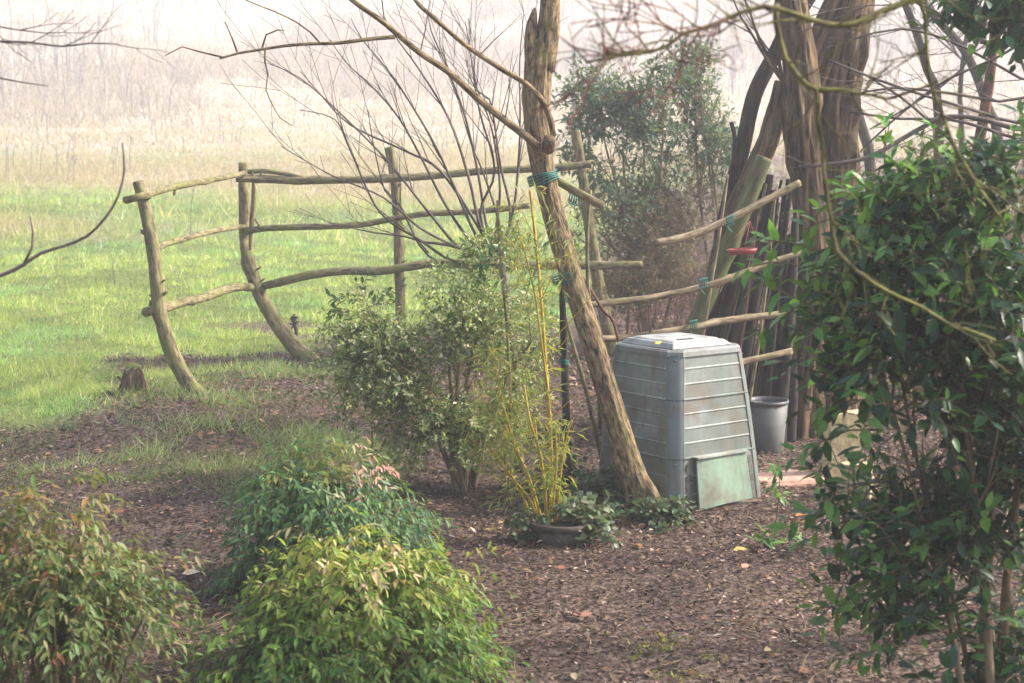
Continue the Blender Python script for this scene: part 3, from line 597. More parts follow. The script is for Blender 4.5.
# ---------------------------------------------------------------- compost bin
def composter():
    cx, cy = P(679, 420, 8.77).x, 8.77; z0 = tz(cx, cy) - .02; Hh = .87; yaw = R(-53)
    t = empty('compost_bin', (cx, cy, z0 + .02), 'tall tapered grey-green plastic compost bin with slatted sides and a loose lower hatch', 'compost bin')
    m, n, b_, o_ = mat('weathered_plastic'); tc = nd(n, 'TexCoord')
    mp = nd(n, 'Mapping'); n.links.new(tc.outputs['Object'], mp.inputs[0]); mp.inputs['Scale'].default_value = (9, 9, 1.6)
    nz = nd(n, 'TexNoise', i_Scale=1.0, i_Detail=6.0, i_Roughness=.65); n.links.new(mp.outputs[0], nz.inputs[0])
    base = nd(n, 'Attribute', attribute_name='col').outputs[0]
    c = mixn(n, .75, base, ramp(n, nz.outputs[0], [(.3, (.4, .42, .44)), (.46, (1.0, 1.02, 1.0)), (.7, (1.45, 1.42, 1.33))]).outputs[0], 'MULTIPLY')
    n4 = nd(n, 'TexNoise', i_Scale=7.0, i_Detail=6.0, i_Roughness=.7); n.links.new(tc.outputs['Object'], n4.inputs[0])
    c = mixn(n, ramp(n, n4.outputs[0], [(.46, (0, 0, 0)), (.66, (.8, .8, .8))]).outputs[0], c, (.16, .12, .09))
    n5 = nd(n, 'TexNoise', i_Scale=2.6, i_Detail=4.0); n.links.new(tc.outputs['Object'], n5.inputs[0])
    c = mixn(n, ramp(n, n5.outputs[0], [(.5, (0, 0, 0)), (.7, (.5, .5, .5))]).outputs[0], c, (.10, .13, .10))
    n.links.new(c, b_.inputs['Base Color']); b_.inputs['Roughness'].default_value = .5; b_.inputs['Specular IOR Level'].default_value = .35
    bp = nd(n, 'Bump', i_Strength=.15, i_Distance=.01); n.links.new(n4.outputs[0], bp.inputs['Height']); n.links.new(bp.outputs[0], b_.inputs['Normal'])
    lean = -.015
    def side(z): return .685 - (.685 - .52) * (z / Hh) + .012 * math.sin(math.pi * z / Hh)   # side length at height z
    def toW(u, v, z):  # bin coordinates to world
        c_, s_ = math.cos(yaw), math.sin(yaw); return (cx + u * c_ - v * s_ + lean * z, cy + u * s_ + v * c_, z0 + z)
    # the four faces (+u, +v, -u, -v); face toward right-front is found by yaw; corner panels of width ch
    CH = .085
    def face(k, s, z, off, depth=0):  # point on face k, s in -1..1 across its flat part
        a = side(z) / 2; h = (a - CH / math.sqrt(2)) * s; d = a + off
        return [(d, h), (h * -1, d), (-d, -h), (h, -d)][k]
    G1, G2 = (.215, .25, .245), (.285, .30, .285)
    tiers = [(0.0, .295, 3), (.295, .605, 4), (.605, Hh - .025, 3)]
    cols = [(.165, .175, .155), (.17, .195, .18), (.19, .22, .205)]
    for ti, (za, zb, ns) in enumerate(tiers):
        for k in range(4):
            b = MB(); hh = (zb - za) / ns; NS = 8
            for j in range(ns):
                q0, q1 = za + j * hh, za + (j + 1) * hh
                prof = [(q0 + .0, .002), (q0 + .002, .0030), (q0 + .006, .0030), (q0 + .009, .001), (q1 - .004, .000), (q1, .002)]
                V = []; C = []
                tone = 1 + .1 * rs.normal()
                if j == 0 and ti > 0: prof = [(z_, o_ + (.005 if z_ < q0 + .007 else 0)) for z_, o_ in prof]
                for (z, off) in prof:
                    for s in np.linspace(-1, 1, NS):
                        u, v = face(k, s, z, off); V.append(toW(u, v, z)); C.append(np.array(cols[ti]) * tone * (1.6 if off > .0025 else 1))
                Qd = [[r * NS + c0, r * NS + c0 + 1, (r + 1) * NS + c0 + 1, (r + 1) * NS + c0] for r in range(len(prof) - 1) for c0 in range(NS - 1)]
                b.add(V, Qd, C=C)
            # two thin upright ribs at the edges of the panel
            for s in (-.985, .985):
                V = [];
                for z in (za + .003, zb - .003):
                    for ds, off in ((-.012, 0), (-.012, .006), (.012, .006), (.012, 0)):
                        V.append(toW(*face(k, s + ds, z, off), z))
                b.add(V, [[0, 1, 5, 4], [1, 2, 6, 5], [2, 3, 7, 6], [3, 2, 1, 0], [4, 5, 6, 7]], C=np.array(cols[ti]) * 1.25)
            b.build('side_panel', m, t, smooth=False)
            # rounded corner panel between face k and face k+1
            b = MB(); V = []; rows = np.linspace(za + .001, zb - .002, 7); NC = 9
            for z in rows:
                u0, v0 = face(k, 1, z, .004); u1, v1 = face((k + 1) % 4, -1, z, .004)
                a = side(z) / 2; cu, cv = [(a, a), (-a, a), (-a, -a), (a, -a)][k]
                for s in np.linspace(0, 1, NC):
                    w0, w1, w2 = (1 - s) ** 2, 2 * s * (1 - s) * .55, s * s; tt = w0 + w1 + w2
                    V.append(toW((w0 * u0 + w1 * cu + w2 * u1) / tt, (w0 * v0 + w1 * cv + w2 * v1) / tt, z))
            Qd = [[r * NC + c0, r * NC + c0 + 1, (r + 1) * NC + c0 + 1, (r + 1) * NC + c0] for r in range(6) for c0 in range(NC - 1)]
            b.add(V, Qd, C=(.135, .165, .17))
            # bolt head near the top of the corner
            z = zb - .03; u0, v0 = face(k, 1, z, .004); u1, v1 = face((k + 1) % 4, -1, z, .004); a = side(z) / 2; cu, cv = [(a, a), (-a, a), (-a, -a), (a, -a)][k]
            p = Vector(toW((u0 + .55 * 2 * cu * .5 + u1) / 2.55 * 1.0, (v0 + .55 * cv + v1) / 2.55, z)); ctr = Vector(toW(0, 0, z)); dd = (p - ctr).normalized()
            p = Vector(toW((u0 + u1 + 1.1 * cu) / 3.1, (v0 + v1 + 1.1 * cv) / 3.1, z)); b.tube([p - dd * .004, p + dd * .006], [.006, .005], 8, spl=False, C=(.1, .1, .1))
            b.build('corner_panel', m, t, smooth=True)
    # top deck
    b = MB(); zt = Hh - .025
    def ring(z, grow_):
        out = []
        for k in range(4):
            a = side(z) / 2 + grow_; h = a - CH / math.sqrt(2)
            for (u, v) in ([(a, -h), (a, h)], [(h, a), (-h, a)], [(-a, h), (-a, -h)], [(-h, -a), (h, -a)])[k]: out.append(toW(u, v, z))
        return out
    r0, r1, r2, r3 = ring(zt - .012, .010), ring(zt + .012, .008), ring(zt + .022, -.004), ring(zt + .022, -.05)
    V = r0 + r1 + r2 + r3; Q = [[a * 8 + j, a * 8 + (j + 1) % 8, (a + 1) * 8 + (j + 1) % 8, (a + 1) * 8 + j] for a in range(3) for j in range(8)]
    b.add(V, Q, C=(.19, .20, .195)); V2 = r3 + [toW(0, 0, zt + .022)]; b.add(V2, T=[[j, (j + 1) % 8, 8] for j in range(8)], C=(.19, .20, .195))
    b.build('top_rim', m, t, smooth=False)
    # lid: shallow truncated plate with hand slot
    def plate(b, u0, u1, v0, v1, z, h, inset, C):
        V = [toW(u, v, z) for u, v in ((u0, v0), (u1, v0), (u1, v1), (u0, v1))] + [toW(u, v, z + h) for u, v in ((u0 + inset, v0 + inset), (u1 - inset, v0 + inset), (u1 - inset, v1 - inset), (u0 + inset, v1 - inset))]
        b.add(V, [[0, 1, 5, 4], [1, 2, 6, 5], [2, 3, 7, 6], [3, 0, 4, 7], [4, 5, 6, 7], [3, 2, 1, 0]], C=C)
    b = MB(); plate(b, -.215, .215, -.235, .205, zt + .024, .028, .03, (.30, .31, .30)); plate(b, -.17, .17, -.19, .16, zt + .0525, .008, .015, (.33, .34, .325)); lid = b.build('lid', m, t, smooth=False, bevel=.004)
    b = MB(); plate(b, .115, .145, -.12, -.01, zt + .061, .0022, .004, (.03, .03, .03)); b.build('handle_slot', M_dark, lid, smooth=False)
    b = MB(); plate(b, .118, .123, -.115, -.015, zt + .0635, .006, .001, (.35, .36, .35)); b.build('handle', m, lid, smooth=False)
    # vents in the lowest tier and the hatch on the right-front face (k = 0 faces the camera's right)
    kf = 0; b = MB()
    for s in (-.86, .86):
        for j in range(5):
            z = .02 + j * .052; V = []
            for zz in (z, z + .038):
                for ds in (-.07, .07): V.append(toW(*face(kf, s + ds, zz, .0092), zz))
            b.add(V, [[0, 1, 3, 2]], C=(.09, .092, .088) if (j + (s > 0)) % 3 else (.05, .05, .05))
    b.build('vent', m, t, smooth=False)
    b = MB(); V = []; n1, n2_ = 9, 9
    for sgn in (0, 1):
        for j in range(n2_):
            for i in range(n1):
                s = -.74 + i / (n1 - 1) * 1.42; z = .02 + j / (n2_ - 1) * .27 + .012 * (s + .7)
                arc = .010 * (1 - (s) ** 2); off = .028 + arc + .014 * j / n2_ * 0 - sgn * .012 + .02 * (1 - j / (n2_ - 1))
                z2 = z + (.008 * (1 - (2 * i / (n1 - 1) - 1) ** 2) if j == 0 else -.004 * (1 - (2 * i / (n1 - 1) - 1) ** 2) if j == n2_ - 1 else 0)
                V.append(toW(*face(kf, s, z2, off), z2))
    Q = []
    for sgn in (0, 1):
        o2 = sgn * n1 * n2_
        for j in range(n2_ - 1):
            for i in range(n1 - 1):
                q = [o2 + j * n1 + i, o2 + j * n1 + i + 1, o2 + (j + 1) * n1 + i + 1, o2 + (j + 1) * n1 + i]; Q.append(q if sgn == 0 else q[::-1])
    rim = [i for i in range(n1)] + [j * n1 + n1 - 1 for j in range(1, n2_)] + [(n2_ - 1) * n1 + i for i in range(n1 - 2, -1, -1)] + [j * n1 for j in range(n2_ - 2, 0, -1)]
    off2 = n1 * n2_; Q += [[rim[a], rim[(a + 1) % len(rim)], rim[(a + 1) % len(rim)] + off2, rim[a] + off2][::-1] for a in range(len(rim))]
    b.add(V, Q, C=(.175, .25, .185)); h = b.build('hatch', m, t, smooth=False, bevel=.003); tag(h, 'paler green hatch, bulging and sitting loose')
    b = MB(); V = [toW(*face(kf, s, z, off), z) for z in (.295, .303) for s, off in ((-.76, .0), (.7, .0), (.7, .05), (-.76, .05))]
    b.add(V, [[0, 1, 2, 3][::-1], [4, 5, 6, 7], [3, 2, 6, 7], [0, 3, 7, 4], [2, 1, 5, 6]], C=(.3, .32, .28)); b.build('hatch_lip', m, h, smooth=False)
    # plank/foot under the bin
    b = MB()
    V = [toW(*face(kf, s, z, off), z) for z in (-.03, .018) for s, off in ((-.6, .0), (.95, .0), (.9, .035), (-.5, .035))]
    b.add(V, [[0, 1, 2, 3][::-1], [4, 5, 6, 7], [3, 2, 6, 7], [0, 3, 7, 4], [2, 1, 5, 6]], C=(.15, .10, .08)); b.build('foot_board', m, t, smooth=False)
M_dark = plainmat('dark_recess', (.01, .01, .01), (.02, .02, .02), 8, .8)
composter()

# grey tub, stone blocks, terracotta slab, feeder
def lathe(b, c, prof, n=28, C=None, sx=1, tilt=0):
    V = []
    for (r, z) in prof:
        for j in range(n):
            a = j / n * 2 * math.pi; V.append((c[0] + r * math.cos(a) * sx, c[1] + r * math.sin(a), c[2] + z + tilt * r * math.cos(a)))
    Q = [[i * n + j, i * n + (j + 1) % n, (i + 1) * n + (j + 1) % n, (i + 1) * n + j] for i in range(len(prof) - 1) for j in range(n)]
    b.add(V, Q, C=C)
def tub():
    c = drop(P(766, 445, 10.05), -.01); t = empty('garden_tub', c, 'weathered grey round tub with a dark rim, behind the compost bin', 'tub')
    h = .335; b = MB(); lathe(b, c, [(0, 0), (.105, 0), (.11, .01), (.132, h - .02), (.125, h - .02), (.1, .03), (0, .03)]); b.build('tub_wall', plainmat('grey_tub', (.07, .073, .065), (.12, .12, .11), 6, .6), t)
    b = MB(); lathe(b, c, [(.131, h - .022), (.139, h - .018), (.139, h + .002), (.128, h + .002), (.124, h - .022)]); b.build('rim', plainmat('tub_rim', (.05, .055, .055), (.1, .1, .1), 10, .5), t)
tub()
M_stone = plainmat('sandstone', (.34, .27, .14), (.52, .43, .25), 28, .9, .6)
M_terra = plainmat('terracotta', (.36, .20, .14), (.50, .32, .24), 14, .85, .4)
def rock(name, c, s, m, label, cat, rot=0):
    import bmesh
    bm = bmesh.new(); bmesh.ops.create_cube(bm, size=1); bmesh.ops.subdivide_edges(bm, edges=bm.edges[:], cuts=5, use_grid_fill=True)
    for v in bm.verts:
        q = np.array(v.co[:]); v.co += Vector(((fbm(q[None] * 2.5 + c[0] * 3, 3)[0] - .5),) * 3) * .16 * Vector((1, 1, 1)) ; r = max(abs(x) for x in v.co); L_ = v.co.length; v.co *= 1 - .18 * max(0, L_ - .62)
        v.co = Vector((v.co.x * s[0], v.co.y * s[1], v.co.z * s[2]))
    me = bpy.data.meshes.new(name); bm.to_mesh(me); bm.free(); o = link(name, me, m, None, False); o.location = (c[0], c[1], c[2] + s[2] * .45); o.rotation_euler = (0, 0, rot)
    tag(o, label, cat); return o
rock('stone_block', drop(P(842, 465, 9.2)), (.21, .14, .42), M_stone, 'tall rough yellowish stone block at the foot of the furrowed trunks', 'stone', .2)
rock('stone_block', drop(P(857, 468, 8.7)), (.17, .12, .2), M_stone, 'lower pale yellow stone half hidden by the big glossy shrub', 'stone', -.3)
rock('paving_slab', drop(P(790, 458, 9.1), -.02), (.42, .3, .06), M_terra, 'broken pinkish terracotta slab on the ground right of the compost bin', 'slab', .25)
rock('terracotta_shard', drop(P(757, 466, 9.0), -.01), (.12, .1, .05), M_terra, 'small terracotta shard touching the right side of the compost bin', 'shard', .6)
def feeder():
    c = P(742, 252, 9.75); t = empty('bird_feeder', c, 'red round tray bird feeder hanging from the top slanting rail', 'bird feeder'); m = plainmat('red_plastic', (.20, .03, .025), (.28, .055, .045), 12, .5)
    b = MB(); lathe(b, c, [(0, -.012), (.08, -.012), (.088, .004), (.094, .02), (.088, .02), (.08, 0), (0, 0)], 24, tilt=.06); b.build('tray', m, t)
    top = P(750, 221, 9.85); k = P(751, 212, 9.87)
    b = MB(); b.tube([top, k], [.003, .003], 5, spl=False); b.build('hook', M_dark, t)
    for a in (0, 1.6, 3.1, 4.7):
        b = MB(); q = c + Vector((math.cos(a) * .086, math.sin(a) * .086, .015)); mid = Vector((q.x * .75 + top.x * .25, q.y, q.z + .07)); b.tube([q, mid, top], [.0018] * 3, 4, spl=False); b.build('hanger', m, t)
feeder()

# ---------------------------------------------------------------- small bushes in front (compound, drooping leaflets)
def nandina(label, cx, cy, rx, ry, top, nsh, cols, tipf, seed, cane=M_stem, ncane=26, pts_extra=None, openlow=0.):
    c = drop((cx, cy, 0)); t = empty('garden_shrub', c, label, 'shrub'); tw = MB(); n = nsh
    hh = top - c.z; nb = 15; q = np.arange(nb); an = q * 2.4 + seed; rd = np.sqrt((q + .3) / nb)
    bc = np.stack([cx + np.cos(an) * rd * rx * .72, cy + np.sin(an) * rd * ry * .72, c.z + hh * (.86 - .42 * rd ** 2 - .12 * rs.rand(nb) - .10 * (q % 3))], -1)
    bs = .30 + .16 * rs.rand(nb); ix = rs.choice(nb, n, p=bs / bs.sum()); d = rdir(n); r = .45 + .55 * rs.rand(n)
    Pp = bc[ix] + d * np.stack([bs[ix] * rx * 1.1, bs[ix] * ry * 1.1, bs[ix] * hh * .42], -1) * r[:, None]; Pp[:, 2] -= (rs.rand(n) ** 3) * hh * .45
    d = d * .6 + (Pp - np.array([cx, cy, c.z + hh * .3])) / np.array([rx, ry, hh]) * .6
    st_ = rs.rand(n) < .06; Pp[st_] += d[st_] * .09
    if openlow: k = (Pp[:, 2] > c.z + hh * openlow) | (rs.rand(n) < .18); Pp, d = Pp[k], d[k]
    Pp[:, 2] = np.maximum(Pp[:, 2], c.z + .04); gap = fbm(Pp * 6.5 + seed, 2) > .36; Pp, d = Pp[gap], d[gap]
    D = d * .9 + rdir(len(d)) * .55; D[:, 2] = D[:, 2] * .5 + .12
    def colf(p, D_, idx, tt):
        n_ = len(p); C = palette(n_, *cols); h = np.clip((p[:, 2] - c.z) / hh, 0, 1.1); return tipf(C, p, h, n_, idx)
    arr = shoots(Pp, D, 7, .14, .046, .36, colf, droop=.8, spread=.8, twig=tw, twr=.0015)
    build_leaves('foliage', M_leaf, t, [arr], 8)
    for k in range(ncane):
        a = rs.rand() * 6.28; q = rs.rand() ** .6; x, y = cx + math.cos(a) * rx * .45 * q, cy + math.sin(a) * ry * .45 * q
        e = Vector((cx + math.cos(a) * rx * .8 * q, cy + math.sin(a) * ry * .8 * q, c.z + hh * (.50 + .18 * rs.rand()) * (1 - .3 * q)))
        b = Vector((x, y, tz(x, y) - .02)); tw.tube([b, b.lerp(e, .5) + Vector((0, 0, .05)), e], [.006, .005, .003], 5, .1, wob=.006, seed=k)
    tw.build('stems', cane, t)
    return t
def tipA(C, p, h, n, idx):
    x = proj(p[:, 0], p[:, 1], p[:, 2])
    k = np.exp(-((x[0] - 385) / 42) ** 2) * (h > .64) * (rs.rand(n) < .7); k2 = (h > .7) * (rs.rand(n) < .25) * (1 - k)
    C = C * (1 - k[:, None]) + palette(n, [(.52, .24, .20), (.55, .36, .30)], [1, 1]) * k[:, None]
    return C * (1 - k2[:, None]) + np.array([.24, .24, .06]) * k2[:, None]
nandina('green feathery bush topped by a spray of pinkish-red leaf tips', -.80, 6.9, .50, .42, .71, 1450, ([(.055, .14, .05), (.09, .20, .06), (.15, .26, .08), (.05, .13, .07)], [3, 4, 2, 2]), tipA, 1.5)
def tipB(C, p, h, n, idx):
    k = sstep(.40, .85, h + .12 * rs.normal(size=n)) * .8; cr = (rs.rand(idx.max() + 1) < .25)[idx] * (h > .62)
    C = C * (1 - k[:, None]) + palette(n, [(.34, .38, .05), (.46, .45, .09), (.24, .34, .05)], [3, 2, 3]) * k[:, None]
    return C * (1 - cr[:, None]) + palette(n, [(.56, .46, .25), (.50, .36, .18)], [2, 1]) * cr[:, None]
nandina('yellow-green bush with cream young tips, in front of the pink-tipped bush', -.585, 5.5, .50, .46, .59, 2100, ([(.075, .17, .03), (.12, .23, .035), (.19, .29, .05), (.05, .12, .03)], [3, 4, 3, 1]), tipB, 4.5)
def tipC(C, p, h, n, idx):
    k = sstep(.48, .8, h + .1 * rs.normal(size=n)) * .75; k[rs.rand(n) < .3] = 0
    C = C * (1 - k[:, None]) + palette(n, [(.22, .16, .04), (.26, .14, .045), (.15, .17, .04)], [3, 2, 3]) * k[:, None]
    r_ = rs.rand(n) < .02; C[r_] = (.24, .09, .045); return C
nandina('bronze-topped green bush with its bare brown stems showing low down', -1.55, 5.3, .42, .42, .86, 1600, ([(.07, .13, .03), (.11, .18, .04), (.15, .20, .06), (.20, .19, .07)], [4, 3, 2, 1.5]), tipC, 8.5, M_stem, 60, openlow=.34)

# ---------------------------------------------------------------- variegated evergreen shrub
def variegated():
    g = G(466, 490); t = empty('variegated_shrub', g, 'wide shrub of small cream-edged leaves beneath the fence rails', 'shrub'); Y = g.y; tw = MB()
    B = [(P(455, 320, Y + .1), .42, .45, .36, 5), (P(385, 335, Y), .34, .35, .24, 3), (P(515, 335, Y + .1), .28, .4, .33, 2.5), (P(410, 395, Y - .1), .38, .35, .24, 3), (P(475, 400, Y), .36, .4, .25, 2.5), (P(355, 385, Y + .2), .2, .3, .22, 1.2), (P(490, 262, Y + .2), .22, .25, .16, 1.2), (P(430, 440, Y - .15), .35, .3, .16, 1.8), (P(500, 440, Y), .22, .3, .18, 1.2), (P(360, 350, Y), .28, .3, .2, 1.6)]
    Pp, d, _ = blobs_sample(B, 5200, .15); k = fbm(Pp * 5 + 2, 2) > .47; Pp, d = Pp[k], d[k]
    D = d * .6 + rdir(len(d)) * .6; D[:, 2] = D[:, 2] * .6 + .2
    def colf(p, D_, i, tt):
        C = palette(len(p), [(.11, .18, .05), (.19, .25, .07), (.30, .35, .13), (.52, .53, .30), (.66, .65, .42)], [3.5, 3, 3, 2.6, 1.6]); return C
    build_leaves('foliage', M_leaf, t, [shoots(Pp, D, 8, .11, .034, .55, colf, droop=.25, whorl=True, twig=tw, twr=.0014)], 4)
    tw.build('twigs', M_stem, t)
    for k in range(11):
        a = rs.rand() * 6.28; b0 = g + Vector((math.cos(a) * .07, math.sin(a) * .07, -.03)); tgt = B[k % 5][0] + Vector(rdir(1)[0]) * .15
        b = MB(); m = b0.lerp(tgt, .45) + Vector((0, 0, .12)); b.tube([b0, m, tgt], [.017, .012, .005], 8, .06, rough=.12, wob=.015, seed=k); 
        for _ in range(3): grow(b, m.lerp(tgt, rs.rand()), tgt - m + Vector(rdir(1)[0]) * .2, .3, .005, 1)
        b.build('stem', M_stem, t)
variegated()
def leafy_low():
    # broader green leaves on the left tip and the lower right of the variegated shrub
    for (px, py, Y, r, n, lab, base) in ((362, 300, 9.3, .14, 26, 'sprig of broad dark leaves at the left end of the cream-edged shrub', (372, 430)),
                                         (500, 250, 9.0, .15, 34, 'small broad-leaved evergreen sapling rising among the bare purple stems', (505, 470))):
        g = drop(P(base[0], base[1], Y)); t = empty('leafy_sapling', g, lab, 'sapling'); b = MB(); c = P(px, py, Y)
        b.tube([g, g.lerp(c, .5) + Vector((.03, 0, .05)), c], [.008, .006, .004], 6, .06, wob=.01); b.build('stem', M_stem, t); tw = MB()
        Pp = np.array(c[:]) + rdir(n) * [r * 1.3, r, r * .8] * rs.rand(n, 1) ** .4; D = Pp - np.array(c[:]) + rdir(n) * .05 + [0, 0, .04]
        build_leaves('foliage', M_gloss, t, [shoots(Pp, D, 5, .09, .06, .42, lambda p, d, i, q: palette(len(p), [(.05, .11, .04), (.08, .16, .05), (.12, .2, .06)], [2, 3, 1]), whorl=True, twig=tw)], 8); tw.build('twigs', M_stem, t)
leafy_low()

# ---------------------------------------------------------------- big glossy shrub at the right
def glossy():
    g = drop(P(985, 683, 5.0)); g = drop((P(985, 600, 5.0).x, 5.0, 0)); t = empty('glossy_shrub', g, 'big dark glossy broad-leaved evergreen shrub filling the right side', 'shrub'); Y = 5.0
    B = [(P(950, 300, Y + .1), .32, .40, .30, 5), (P(1010, 330, Y), .32, .4, .38, 4), (P(905, 390, Y), .24, .35, .27, 4), (P(985, 450, Y + .1), .34, .4, .34, 5.5), (P(1060, 450, Y), .3, .4, .5, 3),
         (P(930, 520, Y), .22, .32, .24, 3.2), (P(1000, 620, Y), .28, .34, .24, 2.8), (P(950, 640, Y - .1), .2, .3, .2, 1.6), (P(855, 330, Y + .15), .13, .25, .2, 1.6), (P(1010, 210, Y), .16, .25, .12, .8), (P(855, 500, Y), .13, .2, .12, 1.0), (P(870, 590, Y), .10, .15, .08, .35), (P(900, 225, Y + .1), .18, .25, .16, 1.6), (P(945, 190, Y + .1), .16, .25, .12, 1.0), (P(825, 285, Y + .2), .12, .2, .12, .9), (P(1015, 170, Y), .13, .2, .1, .6)]
    Pp, d, ix = blobs_sample(B, 1900, .25); k = fbm(Pp * 4.2 + 9, 2) > .435; Pp, d = Pp[k], d[k]; tw = MB()
    D = d * .5 + rdir(len(d)) * .5 + np.array([-.12, 0, .28])
    def colf(p, D_, i, tt):
        C = palette(len(p), [(.013, .047, .016), (.026, .082, .024), (.055, .15, .034), (.027, .072, .045)], [4, 4, 2, 2]); px, py = proj(p[:, 0], p[:, 1], p[:, 2])
        y = ((rs.rand(i.max() + 1) < .12)[i] | ((px < 885) & (rs.rand(len(p)) < .5)) | ((py < 300) & (px < 960) & (rs.rand(len(p)) < .5))) * (tt > .3)
        return C * (1 - y[:, None]) + palette(len(p), [(.12, .26, .045), (.16, .32, .06), (.09, .19, .04)], [3, 2, 2]) * y[:, None]
    arrs = [shoots(Pp, D, 6, .15, .073, .46, colf, droop=.25, spread=1.0, twig=tw, twr=.0026)]
    # long side shoots with lighter leaves reaching left, and upright tips
    S = [([(870, 310), (840, 285), (810, 268), (772, 262), (752, 266)], 5.2), ([(860, 290), (830, 262), (805, 245), (765, 240)], 5.25), ([(880, 345), (840, 320), (800, 300), (770, 285)], 5.15), ([(905, 260), (890, 215), (885, 170), (886, 130)], 5.2), ([(940, 260), (934, 210), (935, 160), (934, 128)], 5.15),
         ([(880, 430), (850, 430), (825, 440), (805, 450)], 5.05), ([(890, 480), (860, 485), (835, 505), (800, 520)], 5.0), ([(960, 240), (985, 200), (1002, 165)], 5.0), ([(915, 560), (880, 595), (840, 605), (820, 608)], 4.9), ([(920, 600), (880, 650), (850, 655)], 4.9),
         ([(850, 290), (815, 290), (790, 312), (770, 325)], 5.2), ([(860, 250), (850, 215), (846, 190)], 5.3), ([(915, 250), (912, 190), (912, 165)], 5.3)]
    st = MB()
    for pts, Ys in S:
        st = MB(); w = [P(x, y, Ys) for x, y in pts]; st.tube(w, [.0045] + [.0028] * (len(w) - 1), 5, .06, wob=.004); st.build('shoot', M_stem, t)
        sg = spline(w, [1] * len(w), .045); A = np.array([q[0][:] for q in sg]); A = A[len(A) // 4:]; dA = np.gradient(A, axis=0)
        arrs.append(shoots(np.repeat(A, 2, 0) + rdir(2 * len(A)) * .006, np.repeat(dA, 2, 0) / np.repeat(np.linalg.norm(dA, axis=1, keepdims=True), 2, 0) + rdir(2 * len(A)) * .5 + [0, 0, .15], 2, .04, .078, .44, lambda p, d_, i, q: palette(len(p), [(.10, .24, .04), (.16, .32, .06), (.07, .16, .035), (.04, .10, .03)], [3, 2, 2, 1.5]), droop=.2))
    build_leaves('foliage', M_gloss, t, arrs, 8); tw.build('twigs', M_stem, t)
    for k, (bx, tx, ty, r) in enumerate(((985, 1000, 300, .020), (975, 945, 260, .016), (1000, 1030, 350, .02), (968, 900, 380, .012), (990, 985, 200, .012), (960, 870, 330, .010), (1010, 960, 420, .012), (978, 925, 480, .010))):
        g0 = P(bx, 640, Y); g0 = drop(g0, -.03); e = P(tx, ty, Y + .05 * (k % 3)); g0 = g0 + Vector((0, -.28 * (k in (1, 5)), 0)); b = MB()
        b.tube([g0, g0.lerp(e, .35) + Vector((.02 * (k % 2), 0, .03)), e], [r, r * .8, r * .35], 10, .05, rough=.08, wob=.015, seed=k)
        for _ in range(4): grow(b, g0.lerp(e, .4 + .5 * rs.rand()), (rs.normal() - .2, rs.normal(), .8), .35, .006, 1)
        b.build('stem', M_stem, t)
glossy()

# ---------------------------------------------------------------- hazy broad-leaved shrub behind the leaning tree
def laurel(name, label, blobs, base, Y, n, leaf, cols, seed, tmpl=4, trunks=(), dens=.42, nl=7):
    g = drop(P(base[0], base[1], Y)); t = empty(name, g, label, 'shrub'); tw = MB()
    ks = Y / 12.2; B = [(P(x, y, Y + dy), rx * ks, ry * ks, rz * ks, w) for (x, y, dy, rx, ry, rz, w) in blobs]
    Pp, d, _ = blobs_sample(B, n, .2); k = fbm(Pp * 3.5 + seed, 2) > dens; Pp, d = Pp[k], d[k]; D = d * .4 + rdir(len(d)) * .6 + [0, 0, .35]
    build_leaves('foliage', M_leaf, t, [shoots(Pp, D, nl, .2, leaf, .38, lambda p, dd, i, q: palette(len(p), *cols), droop=.2, whorl=True, twig=tw, twr=.003)], tmpl)
    tw.build('twigs', M_stem, t)
    for k, (x, y) in enumerate(trunks):
        e = P(x, y, Y + rs.normal() * .1); b = MB(); g0 = g + Vector((rs.normal() * .12, rs.normal() * .08, -.04)); m = g0.lerp(e, .5) + Vector((rs.normal() * .05, 0, .1))
        b.tube([g0, m, e], [.018, .013, .006], 8, .08, rough=.1, wob=.03, seed=k + seed)
        for _ in range(4): grow(b, m.lerp(e, rs.rand()), e - m + Vector(rdir(1)[0]) * .5, .5, .007, 1)
        b.build('stem', M_stem, t)
LB = ([(.09, .16, .11), (.14, .22, .15), (.20, .27, .18), (.12, .18, .09)], [3, 3, 2, 2])
laurel('laurel_shrub', 'hazy blue-green broad-leaved shrub just right of the leaning tree', [(600, 100, 0, .30, .4, .30, 3), (580, 140, 0, .16, .3, .34, 1.5), (640, 130, 0, .30, .4, .42, 4), (625, 190, .1, .35, .4, .28, 2.0), (660, 85, 0, .2, .3, .2, 1.2)], (640, 325), 15.0, 1000, .09, LB, 3.1, 4, [(600, 110), (640, 100), (620, 150), (665, 90)], .45)
laurel('laurel_shrub', 'slender hazy broad-leaved sapling with a bare brown stem, nearer the dark curved trunk', [(690, 85, 0, .14, .25, .26, 2), (710, 130, 0, .15, .25, .25, 2), (730, 160, 0, .13, .2, .2, 1.2), (675, 150, .2, .15, .2, .2, 1.2), (693, 60, 0, .1, .15, .12, .6)], (718, 320), 15.4, 420, .085, LB, 6.1, 4, [(700, 100), (706, 120), (692, 70)], .36)
laurel('scrub_bush', 'tangled brownish scrub with few olive leaves, low behind the fence end', [(640, 235, 0, .5, .5, .3, 3), (680, 200, .3, .4, .5, .3, 2), (600, 240, 0, .3, .4, .3, 1.5), (650, 260, -.3, .5, .4, .25, 1.5), (625, 290, -.6, .35, .3, .2, 1.6), (680, 280, -.2, .4, .4, .25, 2)], (640, 300), 15.2, 2600, .05, ([(.11, .10, .05), (.16, .11, .075), (.21, .14, .10), (.09, .11, .045), (.17, .085, .06)], [3, 3, 3, 3, 1.5]), 9.1, 4, [(620, 200), (660, 190), (690, 200), (600, 230), (640, 180), (670, 220)], .42, 8)

